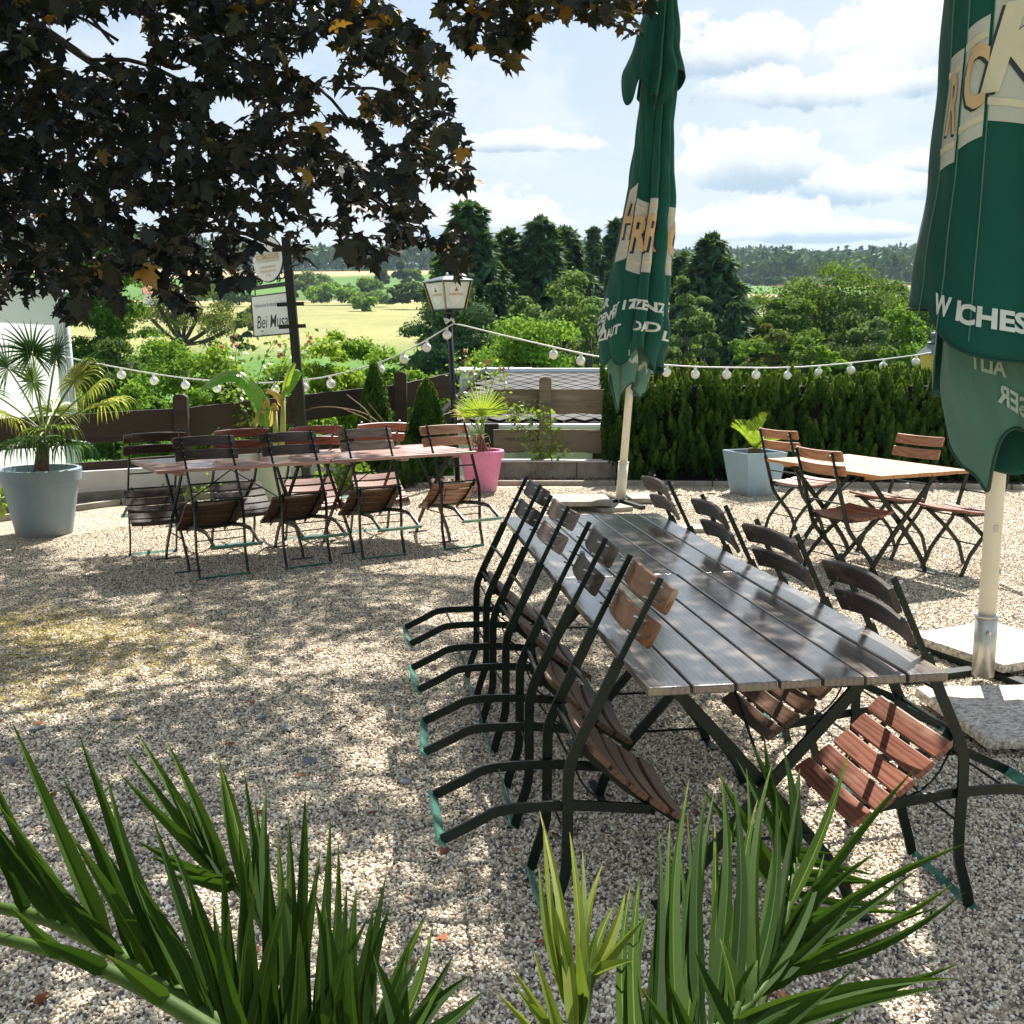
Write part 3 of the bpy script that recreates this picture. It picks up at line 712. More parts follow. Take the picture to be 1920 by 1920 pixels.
# ============================================================ PARASOLS
def lerp_tab(tab, z):
    if z >= tab[0][0]: return tab[0][1]
    for (a, ra), (b, rb) in zip(tab, tab[1:]):
        if z >= b:
            t = (a - z) / (a - b); t = t * t * (3 - 2 * t) * .5 + t * .5; return ra + (rb - ra) * t
    return tab[-1][1]
class Cloth:
    """furled cloth round a pole: unequal pleats, angle 0 faces the camera, positive to the right"""
    def __init__(s, valleys, rtab, deep=.42, ex=None, twist=0.0, over=.0, wr=.0, seed=0):
        s.va = sorted(valleys); s.rt = rtab; s.deep = deep; s.tw = twist; s.ov = over; s.wr = wr; s.seed = seed
        s.ex = ex or (lambda phi, z: (0.0, 0.0))
    def pt(s, phi, z, off=0.0):
        ph = (phi + s.tw * z) % 360; va = s.va; n = len(va)
        for i in range(n):
            a = va[i]; b = va[(i + 1) % n] + (360 if i == n - 1 else 0)
            q = ph if ph >= a else ph + 360
            if a <= q < b: break
        t = (q - a) / (b - a); w = (b - a)
        r0 = lerp_tab(s.rt, z)
        arch = math.sin(math.pi * t) ** .55 if 0 < t < 1 else 0
        # a pleat leans over its neighbour: asymmetric
        dp = s.deep * min(1, w / 40)
        r = r0 * (1 - dp + dp * arch) 
        lean = s.ov * math.sin(math.pi * t) * w * .25 * (1 if i % 2 else .3)
        r *= 1 + s.wr * math.sin(q * .13 + z * 5 + s.seed) * math.sin(z * 9 + q * .05 + s.seed * 2)
        a2 = R(phi + lean); dx, dy = s.ex(phi, z)
        r += off
        return Vector((math.sin(a2) * r + dx, -math.cos(a2) * r + dy, z))
    def mesh(s, ztop, zbot, name, mats, parent, nphi=300, nz=90, flip=False, band=None):
        mb = MB(); vs = []; fs = []
        for i in range(nz + 1):
            for k in range(nphi):
                phi = 360 * k / nphi - 180; zb = zbot(phi) if callable(zbot) else zbot; zt = ztop(phi) if callable(ztop) else ztop
                z = zt + (zb - zt) * i / nz; vs.append(s.pt(phi, z))
        mi = []
        for i in range(nz):
            for k in range(nphi):
                a = i * nphi + k; b = i * nphi + (k + 1) % nphi; fs.append((a, a + nphi, b + nphi, b))
                if band:
                    phi = 360 * (k + .5) / nphi - 180; z = vs[a].z; mi.append(band(phi, z))
        mb.v = [tuple(v) for v in vs]; mb.f = fs; mb.t = [0.0] * len(fs); mb.m = mi if band else [0] * len(fs)
        o = mb.build(name, mats, parent, smooth=True)
        sm = o.modifiers.new('cloth', 'SOLIDIFY'); sm.thickness = .004; sm.offset = -1
        return o
    def letters(s, txt, phi0, z0, size, name, m, parent, bold=.02, shear=0, slope=0, rscale=None, off=.006, mirror=False, wid=1.0, dx=0):
        v, f = text_geo(txt, size, bold * size, shear); v, f = subdivide_geo(v, f, .03)
        out = []
        for p in v:
            x = -p.x if mirror else p.x
            x = x * wid; z = z0 + p.y + slope * x
            r = rscale or lerp_tab(s.rt, z); phi = phi0 + math.degrees(x / r)
            out.append(s.pt(phi, z, off))
        if mirror: f = [tuple(reversed(q)) for q in f]
        mb = MB(); mb.add(out, f); o = mb.build(name, m, parent); return o
    def patch(s, phi0, phi1, z0, z1, name, m, parent, off=.003, slope=0.0, n=24):
        mb = MB(); vs = []; fs = []; k = 10
        for i in range(n + 1):
            for j in range(k + 1):
                phi = phi0 + (phi1 - phi0) * i / n; zz = z0 + (z1 - z0) * j / k + slope * (phi - (phi0 + phi1) / 2); vs.append(s.pt(phi, zz, off))
        for i in range(n):
            for j in range(k): a = i * (k + 1) + j; fs.append((a, a + k + 1, a + k + 2, a + 1))
        mb.add(vs, fs); return mb.build(name, m, parent, smooth=True)

def m_cloth(name, c, c2, trans=.12):
    m, nt, b = mat(name); out = nt.nodes['Material Output']; co = ncoord(nt)
    n = nnoise(nt, 3, 5, .6, nmap(nt, co, (1, 1, .35))); r = nramp(nt, n.outputs[0], [(.3, c2), (.7, c)])
    nt.links.new(r.outputs[0], b.inputs['Base Color']); b.inputs['Roughness'].default_value = .7; b.inputs['Specular IOR Level'].default_value = .25
    b.inputs['Sheen Weight'].default_value = .15
    w = nnoise(nt, 700, 2, .5, co); n3 = nnoise(nt, 7, 5, .6, nmap(nt, co, (1.5, 1.5, .5)), 1.0)
    ad = nt.nodes.new('ShaderNodeMath'); ad.operation = 'MULTIPLY_ADD'; nt.links.new(n3.outputs[0], ad.inputs[0]); ad.inputs[1].default_value = 6; nt.links.new(w.outputs[0], ad.inputs[2])
    nbump(nt, b, ad.outputs[0], .5, .004)
    t = nt.nodes.new('ShaderNodeBsdfTranslucent'); t.inputs[0].default_value = (c[0] * 1.2, c[1] * 1.3, c[2] * 1.2, 1)
    mx = nt.nodes.new('ShaderNodeMixShader'); mx.inputs[0].default_value = trans
    nt.links.new(b.outputs[0], mx.inputs[1]); nt.links.new(t.outputs[0], mx.inputs[2]); nt.links.new(mx.outputs[0], out.inputs[0]); return m
M['cloth'] = m_cloth('bottle_green_cloth', (.004, .105, .075), (.003, .078, .056), .13)
M['cloth_in'] = m_cloth('pale_lit_green_cloth_back', (.16, .31, .25), (.11, .24, .19), .25)  # paler cloth back, light coming through put into its colour
M['cloth_cream'] = m_cloth('cream_print', (.72, .69, .62), (.66, .63, .56), .2)
M['print_white'] = m_plain('white_print', (.72, .76, .72), .7)
M['print_tan'] = m_plain('tan_print', (.66, .44, .24), .7, (.58, .38, .20))
M['print_tan_pale'] = m_plain('pale_tan_print', (.66, .58, .42), .7, (.6, .52, .38))
M['print_back'] = m_plain('print_seen_from_behind', (.42, .52, .46), .7)
M['hem'] = m_plain('dark_hem_tape', (.006, .05, .035), .6)

def hem_line(cl, zb, parent, m, r=.006, off=0.0):
    mb = MB(); pts = [cl.pt(p, zb(p), off) for p in range(-180, 180, 2)]; pts.append(pts[0])
    mb.tube(pts, r, 5); return mb.build('hem', m, parent, smooth=True)

def parasol_mid():
    t = empty('closed_parasol', G(1163, 942), (0, R(3.7), 0))
    tag(t, 'closed dark green parasol in the middle, furled round its white pole before the hedge', 'parasol', 'closed green parasols')
    mb = MB(); mb.tube([(0, 0, .02), (0, 0, 5.3)], .040, 20); mb.build('pole', M['pole'], t, smooth=True)
    mb = MB(); mb.tube([(0, 0, .0), (0, 0, .42)], .052, 20); mb.tube([(0, 0, .415), (0, 0, .425)], .057, 20); mb.build('sleeve', M['pole'], t, smooth=True)
    # main cloth
    rt_ = [(5.3, .10), (4.25, .20), (3.9, .20), (3.5, .22), (3.2, .26), (2.6, .31), (2.1, .36), (1.75, .41), (1.2, .36)]
    val = [-178, -150, -118, -86, -66, -30, 2, 22, 56, 96, 130, 158]
    def ex(phi, z): return (.02 - .08 * max(0, min(1, (3.0 - z) / 1.3)), 0)
    cl = Cloth(val, rt_, .40, ex, 1.0, .9, .05, 1)
    zb = lambda p: 1.52 + .10 * math.sin(R(p) * 3 + 1) + .07 * math.sin(R(p) * 7) - .10 * math.cos(R(p - 30))
    ca = cl.mesh(4.3, zb, 'canopy', [M['cloth']], t); hem_line(cl, zb, ca, M['hem'])
    # inner flap, pale back out, coloured as if lit through
    rt2 = [(2.2, .22), (1.6, .31), (1.25, .27), (.9, .12)]
    cl2 = Cloth([-170, -120, -70, -22, -8, 40, 75, 130], rt2, .5, lambda p, z: (-.10 + .05 * (1.6 - z), 0), 4, .6, .08, 3)
    zb2 = lambda p: .98 + .22 * abs(math.sin(R(p) * 1.5 + .5)) + .10 * math.sin(R(p) * 4 + 1)
    fl = cl2.mesh(2.2, zb2, 'inner_flap', [M['cloth_in']], t); hem_line(cl2, zb2, fl, M['hem'])
    # upper tier with its flared hem
    rt3 = [(5.35, .08), (4.9, .17), (4.45, .27), (4.15, .37), (3.8, .35)]
    cl3 = Cloth([-175, -130, -95, -48, -20, 14, 36, 80, 120, 150], rt3, .42, lambda p, z: (-.02 - .08 * max(0, (4.9 - z)), 0), -2, .9, .04, 5)
    zb3 = lambda p: 4.12 - .16 * math.cos(R(p * 1.4 + 40)) - .13 * math.sin(R(p) * 5) - (.12 if 20 < p < 90 else 0)
    up = cl3.mesh(5.3, zb3, 'vent_tier', [M['cloth']], t); hem_line(cl3, zb3, up, M['hem'])
    mb = MB(); mb.lathe([(.0, 5.42), (.04, 5.40), (.06, 5.34), (.06, 5.25)], 16); mb.build('finial', M['pole'], t, smooth=True)
    # printed band pieces and letters
    for (a, b, z0, z1, ch, sl) in ((-62, -31, 2.42, 3.12, 'H', .002), (-27, 0, 2.30, 2.98, 'R', -.002), (3, 21, 2.30, 3.00, 'R', 0), (58, 92, 2.30, 2.95, 'C', 0)):
        a -= 2.7; b -= 2.7
        pa = cl.patch(a, b, z0, z1, 'printed_band', M['cloth_cream'], t, .004, sl)
        for zz in (z1 - .07, z0 + .10): cl.patch(a, b, zz - .018, zz + .012, 'stripe', M['print_tan_pale'], pa, .007, sl, 12)
        c = (a + b) / 2
        cl.letters(ch, c + 3, (z0 + z1) / 2 - .01, .47, 'letter_shadow', M['ink'], pa, .03, .1, wid=.50, off=.008, rscale=.30)
        cl.letters(ch, c - 1, (z0 + z1) / 2 + .01, .47, 'letter', M['print_tan'], pa, .03, .1, wid=.50, off=.011, rscale=.30)
    for txt, ph, z, sl, w in (('AR', -72, 1.98, .3, 1), ('DENW', -58, 1.86, .25, .8), ('EIT 17', -28, 1.96, .25, .9), ('VÄ', -68, 1.72, .3, 1), ('ZIALIT', -44, 1.70, .3, .9),
                              ('IZENZ', 16, 1.98, -.1, .9), ('AR', 48, 1.92, -.3, .9), ('DA', 8, 1.78, -.1, .8), ('D', 26, 1.78, -.1, .9), ('VÄL', 55, 1.72, -.2, .9), ('Z', 76, 1.99, 0, .8)):
        cl.letters(txt, ph, z, .125, 'lettering', M['print_white'], ca, .04, 0, sl, rscale=.36, off=.008, wid=w)
    cl2.letters('WASS', 20, 1.45, .15, 'lettering', M['print_back'], fl, .03, 0, -.55, rscale=.28, off=.008, mirror=True)
    return t
parasol_mid()

def parasol_right():
    base = G(1843, 1262, .05); t = empty('closed_parasol', (base.x, base.y, 0), (0, 0, 0))
    t.rotation_euler = (0, R(-.4), 0)
    tag(t, 'big closed green parasol cut by the right edge of the view', 'parasol', 'closed green parasols')
    mb = MB(); mb.tube([(0, 0, .05), (0, 0, 5.2)], .040, 28); mb.build('pole', M['pole'], t, smooth=True)
    mb = MB(); mb.tube([(0, 0, .04), (0, 0, .33)], .050, 28); mb.tube([(0, 0, .326), (0, 0, .336)], .055, 28)
    sl = mb.build('sleeve', M['sleeve'], t, smooth=True)
    mb = MB(); mb.tube([(-.012, -.050, .26), (-.012, -.062, .26)], .012, 6); mb.tube([(-.012, -.06, .26), (-.012, -.068, .26)], .006, 8); mb.build('bolt', M['bolt'], sl)
    mb = MB(); mb.box((-.014, -.0425, .735), (.006, -.0385, .765)); mb.build('sticker', M['sleeve'], t)
    rt_ = [(5.3, .14), (4.2, .30), (3.6, .34), (3.1, .36), (2.7, .37), (2.3, .40), (1.9, .46), (1.5, .52), (1.2, .52)]
    val = [-170, -140, -112, -84, -55, -31, 44, 70, 104, 138]
    def ex(phi, z): return (-.095, 0)
    cl = Cloth(val, rt_, .30, ex, 0.0, .5, .02, 2)
    zb = lambda p: 1.60 - .0030 * (p + 30) + .05 * math.sin(R(p) * 3) if p < 60 else 1.33 + .02 * math.sin(R(p) * 3)
    ca = cl.mesh(5.2, lambda p: max(1.25, min(1.75, zb(p))), 'canopy', [M['cloth']], t, 360, 110)
    hem_line(cl, lambda p: max(1.25, min(1.75, zb(p))), ca, M['hem'], .005)
    # light green selvedges running down the pleat edges
    se = MB()
    for ph in (-55, -31, -84): se.tube([cl.pt(ph + 1.5, 1.6 + 3.4 * i / 60, .004) for i in range(61)], .0028, 5)
    se.build('pleat_edge', M['cloth_in'], ca)
    rt2 = [(2.2, .22), (1.7, .34), (1.4, .37), (1.15, .34), (.8, .22)]
    cl2 = Cloth([-150, -112, -60, -24, 46, 80, 130], rt2, .36, lambda p, z: (-.05 + .10 * max(0, (1.6 - z)), -.02), 3, .5, .05, 4)
    def zb2(p):
        return 1.13 + .20 * max(0, math.sin(R(p - 20) * 1.2)) + .10 * math.sin(R(p) * 3.3 + 2.2) - (.14 * math.exp(-((p + 46) / 12) ** 2))
    fl = cl2.mesh(2.2, zb2, 'inner_flap', [M['cloth_in']], t, 300, 80); hem_line(cl2, zb2, fl, M['hem'], .008)
    rt4 = [(2.0, .16), (1.4, .25), (1.05, .27), (.8, .20)]
    cl4 = Cloth([-160, -100, -40, 20, 70, 120], rt4, .4, lambda p, z: (.10, .0), 5, .4, .06, 6)
    zb4 = lambda p: 1.05 + .04 * math.sin(R(p) * 2)
    cl4.mesh(2.0, zb4, 'inner_fold', [M['cloth']], t, 200, 50)
    # cream band: broad pleat, then two narrow slices on the pleats to its left
    for (a, b, z0, z1, slp) in ((-30, 43, 2.46, 3.02, -.0012), (-54, -32, 2.42, 2.90, .002), (-83, -57, 2.34, 2.80, .001)):
        pa = cl.patch(a, b, z0, z1, 'printed_band', M['cloth_cream'], t, .004, slp)
        for zz in (z1 - .07, z0 + .08): cl.patch(a, b, zz - .018, zz + .012, 'stripe', M['print_tan_pale'], pa, .007, slp, 16)
        if a == -30:
            for ch, c in (('K', -14), ('E', 19)):
                cl.letters(ch, c - 2.6, 2.755, .46, 'letter_shadow', M['ink'], pa, .035, .25, wid=.9, off=.008, rscale=.33)
                cl.letters(ch, c, 2.765, .46, 'letter', M['print_tan_pale'], pa, .035, .25, wid=.9, off=.011, rscale=.33)
        else:
            ch = 'C' if a == -54 else 'R'
            cl.letters(ch, (a + b) / 2 - 1, (z0 + z1) / 2, .34, 'letter_shadow', M['ink'], pa, .03, .1, wid=.5, off=.008, rscale=.33)
            cl.letters(ch, (a + b) / 2 + 1, (z0 + z1) / 2 + .01, .34, 'letter', M['print_tan'], pa, .03, .1, wid=.5, off=.011, rscale=.33)
    sz = .112
    cl.letters('EINZIG', 24, 1.765, sz, 'lettering', M['print_white'], ca, .04, 0, -.20, rscale=.44, off=.008)
    cl.letters('CHES ODEN', 3, 1.655, sz, 'lettering', M['print_white'], ca, .04, 0, -.20, rscale=.44, off=.008)
    cl.letters('I', -37, 1.725, sz, 'lettering', M['print_white'], ca, .04, 0, -.2, rscale=.44, off=.008)
    cl.letters('W', -51, 1.75, sz, 'lettering', M['print_white'], ca, .04, 0, -.2, rscale=.44, off=.008)
    cl2.letters('WASSER', 6, 1.29, .115, 'lettering', M['print_back'], fl, .03, 0, -.42, rscale=.36, off=.008, mirror=True)
    cl2.letters('ALIT', -38, 1.50, .10, 'lettering', M['print_back'], fl, .03, 0, -.2, rscale=.34, off=.008, mirror=True)
    return t
parasol_right()

def slab(corner, yaw, sx, sy, z0, th, m, label, name='concrete_slab', tilt=0, grp='concrete slabs weighting the parasol feet', cat='slab'):
    mb = MB(); mb.box((0, 0, 0), (sx, sy, th), 0, bev=.008); o = mb.build(name, m); o.location = (corner[0], corner[1], z0); o.rotation_euler = (tilt, 0, yaw)
    tag(o, label, cat, grp); return o
slab((1.84, 3.72), R(4), .62, .62, .035, .045, M['exposed'], 'pebble surfaced concrete slab at the right edge, in front of the thick white pole')
slab((2.33, 4.62), R(24), .6, .6, .045, .045, M['exposed'], 'pebble surfaced concrete slab behind the thick white pole, its edge raised')
slab((1.60, 4.52), R(30), .55, .5, .004, .045, M['conc'], 'concrete slab lying flat left of the thick white pole, partly behind the dark table')
slab((.42, 9.64), R(4), .56, .52, .062, .05, M['conc'], 'mossy pale slab propped up left of the white pole of the middle parasol')
slab((1.22, 10.20), R(5), .30, .4, .01, .05, M['conc'], 'narrow mossy slab right of the white pole of the middle parasol')
slab((.86, 9.62), R(25), .36, .30, .0, .045, M['conc'], 'small slab on the gravel at the foot of the middle parasol')
slab((1.45, 8.55), R(8), .30, .25, .0, .04, M['conc'], 'mossy paving stone on the gravel behind the last chair on the right', 'paving_stone', grp=None, cat='paving stone')
def cross_base(x, y, name):
    t = empty('parasol_foot', (x, y, 0), (0, 0, R(20)))
    for a in (0, 90):
        mb = MB(); mb.box((-.5, -.03, .0), (.5, .03, .035), 0, Matrix.Rotation(R(a), 4, 'Z') @ Matrix.Translation((0, 0, .0015 if a else 0)))
        mb.build('arm', M['frame'], t)
    tag(t, name, 'parasol foot')
cross_base(G(1843, 1262).x, G(1843, 1262).y, 'steel cross foot under the slabs of the parasol at the right edge')
cross_base(G(1163, 942).x, G(1163, 942).y, 'steel cross foot under the slabs of the middle parasol')

# ============================================================ VEGETATION BEHIND
M['lf_dark'] = m_leaf('dark_foliage', [(.012, .035, .012), (.025, .065, .018), (.04, .095, .022)], .7, .2, None, .12)
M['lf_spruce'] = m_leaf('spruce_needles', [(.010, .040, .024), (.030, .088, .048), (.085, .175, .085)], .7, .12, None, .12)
M['lf_mid'] = m_leaf('mid_foliage', [(.022, .07, .014), (.05, .13, .02), (.08, .18, .03)], .7, .28, None, .12)
M['lf_light'] = m_leaf('light_foliage', [(.05, .14, .015), (.11, .24, .03), (.20, .33, .05)], .7, .38, None, .12)
M['lf_lime'] = m_leaf('lime_foliage', [(.09, .20, .02), (.20, .33, .03), (.36, .44, .06)], .7, .42, None, .12)
M['lf_willow'] = m_leaf('silvery_foliage', [(.05, .11, .04), (.12, .20, .08), (.20, .28, .12)], .7, .3, None, .12)
M['lf_olive'] = m_leaf('olive_foliage', [(.045, .055, .02), (.09, .10, .03), (.15, .15, .05)], .7, .25, None, .12)
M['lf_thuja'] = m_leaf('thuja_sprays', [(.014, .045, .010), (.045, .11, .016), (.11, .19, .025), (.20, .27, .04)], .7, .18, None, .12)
M['lf_far'] = m_leaf('far_forest_foliage', [(.018, .055, .034), (.036, .092, .045), (.065, .135, .055)], .7, .08, None, .12)

def broad_tree(name, label, cat, base, h, r, mats, ncl=34, per=420, leaf=.16, group=None, crown_low=.25, squash=1.0, trunk=True, seed=0, trunk_r=None, loose=.22):
    """broadleaf tree or bush: leaf cards gathered on many small boughs of uneven size"""
    rg = np.random.default_rng(seed + 100); t = empty(name, base); tag(t, label, cat, group)
    C = []; rad = []
    for i in range(ncl):
        for _ in range(30):
            d = rg.normal(size=3); d /= np.linalg.norm(d); k = rg.uniform(.45, 1.0)
            p = np.array([d[0] * r * k * .86, d[1] * r * k * .86, h * (crown_low + (1 - crown_low) * .5) + d[2] * h * (1 - crown_low) * .5 * k * squash * .86])
            if p[2] > h * crown_low * .6: break
        C.append(p); rad.append(r * rg.uniform(.20, .38))
    P = []; Nn = []; T = []
    for c, q in zip(C, rad):
        n = int(1.45 * per * (q / (r * .3)) ** 2); d = rg.normal(size=(n, 3)); d /= np.linalg.norm(d, axis=1, keepdims=True)
        d[:, 2] = np.where(d[:, 2] < -.3, -d[:, 2] * .5, d[:, 2])
        k = 1 + rg.normal(size=n) * loose * .6 - rg.random(n) ** 3 * .3
        bump = 1 + .18 * np.sin(d[:, 0] * 9 + c[0] * 7) * np.cos(d[:, 1] * 8 + c[2] * 5)
        p = c + d * (q * k * bump)[:, None] * np.array([1, 1, .8]); P.append(p); Nn.append(d + rg.normal(size=(n, 3)) * .55); T.append(np.clip(rg.normal(.45 + rg.normal() * .12, .2, n), 0, 1))
    P = np.concatenate(P); Nn = np.concatenate(Nn); T = np.concatenate(T)
    zt = np.percentile(P[:, 2], 99.7); P[:, 2] *= h / zt; xr = np.percentile(np.abs(P[:, 0]), 97.5); P[:, :2] *= r / xr; P[:, 2] = np.maximum(P[:, 2], .05)
    cards('crown', P, Nn, leaf * rg.uniform(.7, 1.4, len(P)), T_LEAF, F_LEAF, M[mats], t, T)
    if trunk:
        tr = MB(); R0 = trunk_r or h * .028
        pts = [Vector((0, 0, -.3)), Vector((h * .01, 0, h * .2)), Vector((-h * .01, h * .01, h * .45)), Vector((0, 0, h * .75))]
        tr.tube(pts, R0, 9, scales=[1.3, 1, .75, .3])
        for i in range(7):
            c = Vector(C[i]); s = pts[1].lerp(pts[3], rg.uniform(.1, .7)); tr.tube([s, s.lerp(c, .5) + Vector((0, 0, h * .03)), c], R0 * .42, 6, scales=[1, .7, .3])
        tr.build('trunk', M['bark'], t, smooth=True)
    return t

def spruce(base, h, r, label, seed=0, group=None, n_lev=34, bare=.02, name='spruce_tree', dens=1.0, mt='lf_spruce'):
    rg = np.random.default_rng(seed + 500); t = empty(name, base); tag(t, label, 'conifer', group)
    P = []; Nn = []; AL = []; T = []
    for i in range(n_lev):
        f = i / n_lev; z = h * (bare + (1 - bare) * f); rr = r * (1 - f) ** .72 * (rg.uniform(.62, 1.2) if i % 3 else rg.uniform(.9, 1.3)) + .12
        nb = max(6, int(14 * (1 - f * .5)))
        for j in range(nb):
            a = 2 * math.pi * (j + rg.random() * .8) / nb; L = rr * rg.uniform(.6, 1.2)
            dirv = np.array([math.cos(a), math.sin(a), 0]); side = np.array([-math.sin(a), math.cos(a), 0])
            m = int((40 + 52 * L) * dens); u = rg.random(m) ** .6; w = (1 - u * .75) * L * .30
            off = rg.uniform(-1, 1, m)
            droop = -.30 * u * L + .22 * L * u ** 2.5
            p = dirv * (u * L)[:, None] + side * (off * w)[:, None]; p[:, 2] = z + droop - abs(off) * w * .35 - rg.random(m) * .12 * L * .5
            P.append(p); al = dirv + side * np.sign(off)[:, None] * .7; al[:, 2] -= .45; AL.append(al)
            nn = np.tile([0, 0, 1.0], (m, 1)) + dirv * .5 + rg.normal(size=(m, 3)) * .45; Nn.append(nn)
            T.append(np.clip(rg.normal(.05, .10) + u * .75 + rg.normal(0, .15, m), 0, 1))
    P = np.concatenate(P)
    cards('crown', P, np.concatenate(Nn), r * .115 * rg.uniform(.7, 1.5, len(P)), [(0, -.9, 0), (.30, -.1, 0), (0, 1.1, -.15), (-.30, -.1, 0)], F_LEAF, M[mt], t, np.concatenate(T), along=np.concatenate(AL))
    tr = MB(); tr.tube([(0, 0, -.3), (0, 0, h * .5), (0, 0, h * .99)], h * .016, 8, scales=[1.2, .7, .12]); tr.build('trunk', M['bark'], t, smooth=True)
    return t

def at_tree(px, pytop, D, wpx, kind, label, zb=None, **kw):
    """a tree standing at distance D, its crown top and width taken from the view"""
    top = A(px, pytop, D); zb = terrain_h(top.x, D) if zb is None else zb; h = top.z - zb; r = wpx / 2 / FPX * D
    base = (top.x, D, zb)
    if kind == 'spruce': return spruce(base, h, r, label, **kw)
    kw.setdefault('leaf', max(.07, D * .0034)); return broad_tree(kw.pop('name', 'broadleaf_tree'), label, kw.pop('cat', 'tree'), base, h, r, kw.pop('m'), **kw)

gS = 'dark spruces beyond the parasol'
for i, (px, py, D, w, lab) in enumerate([
    (880, 372, 44, 300, 'broad dark spruce directly behind the lantern, tallest on the left of its group'),
    (955, 425, 47, 260, 'dark spruce second in the group, behind the lantern to its right'),
    (1015, 402, 46, 280, 'dark spruce with pointed top left of the middle parasol'),
    (1058, 420, 50, 240, 'dark spruce just left of the middle parasol, behind the pale willow'),
    (1114, 418, 60, 130, 'narrow dark spruce standing clear against the sky left of the parasol'),
    (1160, 405, 62, 200, 'dark spruce half hidden by the middle parasol'),
    (822, 470, 48, 110, 'dark spruce edge tree hanging over the field, behind the lantern to its left'),
    (1335, 437, 48, 300, 'wide drooping spruce right of the middle parasol'),
    (1285, 470, 52, 220, 'dark spruce close behind the right edge of the middle parasol')]):
    at_tree(px, py, D, w, 'spruce', lab, seed=i, group=gS, dens=1.25)
at_tree(850, 545, 36, 170, 'b', 'dark bushy conifer thicket low behind the lantern post', m='lf_spruce', seed=31, ncl=40, name='bushy_conifer', crown_low=.05)
at_tree(1060, 516, 33, 150, 'b', 'pale silvery willow in front of the spruces left of the parasol', m='lf_willow', seed=3, ncl=40, per=500, crown_low=.05, name='willow_tree')
at_tree(1110, 560, 31, 80, 'b', 'small pale willow right at the left edge of the parasol cloth', m='lf_willow', seed=4, ncl=22, crown_low=.05, name='willow_tree')
at_tree(985, 560, 34, 100, 'b', 'blue green shrub below the spruces, left of the pale willow', m='lf_willow', seed=5, ncl=22, crown_low=.05, name='shrub', cat='shrub')
at_tree(1000, 604, 21, 215, 'b', 'bright green round tree top above the tiled roof', m='lf_light', seed=6, ncl=60, per=520, crown_low=.1, leaf=.085)
at_tree(1290, 522, 38, 82, 'b', 'pale upright poplar just right of the middle parasol', m='lf_willow', seed=7, ncl=36, per=460, crown_low=.02, name='poplar_tree')
at_tree(1322, 560, 36, 60, 'b', 'smaller pale upright poplar beside the taller one', m='lf_willow', seed=8, ncl=22, per=420, crown_low=.02, name='poplar_tree')
at_tree(1545, 508, 52, 250, 'b', 'big round dark green oak in the middle of the valley on the right', m='lf_mid', seed=9, ncl=110, per=520, crown_low=.05, leaf=.17, name='oak_tree')
at_tree(1480, 560, 46, 110, 'b', 'green oak bough tree at the left foot of the big round oak', m='lf_mid', seed=10, ncl=36, crown_low=.05, name='oak_tree')
at_tree(1690, 530, 56, 150, 'b', 'dark green tree between the big round oak and the right parasol', m='lf_mid', seed=11, ncl=44, crown_low=.05)
at_tree(1700, 582, 34, 120, 'b', 'bright green tree left of the yellow lantern', m='lf_light', seed=12, ncl=40, crown_low=.05)
at_tree(1635, 600, 40, 90, 'b', 'grey green tree between the oak and the bright green tree', m='lf_willow', seed=13, ncl=26, crown_low=.05)
at_tree(1430, 610, 34, 80, 'b', 'olive tinted low tree right of the drooping spruce', m='lf_olive', seed=14, ncl=24, crown_low=.05)
at_tree(1388, 640, 30, 90, 'b', 'low green shrub under the drooping spruce behind the hedge', m='lf_mid', seed=15, ncl=24, crown_low=.05, name='shrub', cat='shrub')
at_tree(1512, 648, 15.5, 46, 'b', 'leafy shoot rising behind the hedge below the oak, left one', m='lf_light', seed=16, ncl=14, per=160, crown_low=.3, leaf=.06, name='shrub', cat='shrub')
at_tree(1560, 650, 15.5, 60, 'b', 'leafy shoot rising behind the hedge below the oak, right one', m='lf_light', seed=17, ncl=14, per=160, crown_low=.3, leaf=.06, name='shrub', cat='shrub')
gM = 'trees filling the valley behind the hedge'
for i, (px, py, D, w, mm) in enumerate([(1268, 600, 60, 130, 'lf_mid'), (1395, 590, 75, 120, 'lf_mid'), (1440, 570, 80, 110, 'lf_dark'), (1470, 600, 60, 120, 'lf_mid'), (1500, 620, 40, 120, 'lf_mid'), (1585, 590, 44, 120, 'lf_dark'), (1620, 560, 70, 110, 'lf_mid'), (1660, 610, 50, 120, 'lf_dark'), (1740, 600, 70, 130, 'lf_mid'), (1345, 610, 60, 120, 'lf_dark'), (1230, 620, 50, 100, 'lf_dark'), (1130, 600, 50, 100, 'lf_dark'), (1415, 640, 26, 110, 'lf_mid'), (1600, 650, 26, 130, 'lf_dark'), (1680, 655, 24, 110, 'lf_mid')]):
    at_tree(px, py, D, w, 'b', 'green tree of the thicket between the hedge and the big round oak', m=mm, seed=200 + i, ncl=30, per=300, crown_low=.02, group=gM, trunk=False, name='valley_tree')
gC = 'dark conifers massed behind the lantern'
for i, (px, py, D, w) in enumerate([(905, 455, 52, 150), (985, 450, 55, 150), (930, 520, 40, 150), (1030, 480, 54, 140), (1090, 500, 52, 120), (870, 500, 40, 130), (1150, 500, 58, 110), (1375, 560, 44, 110), (1300, 540, 46, 120)]):
    at_tree(px, py, D, w, 'spruce', 'dark spruce in the mass of conifers behind the lantern and parasol', seed=60 + i, group=gC, dens=1.1)
at_tree(1760, 560, 44, 140, 'b', 'green tree behind the yellow lantern and the right parasol', m='lf_mid', seed=18, ncl=34, crown_low=.05)
at_tree(1860, 540, 60, 260, 'b', 'green tree hidden behind the right parasol', m='lf_mid', seed=19, ncl=34, crown_low=.05)
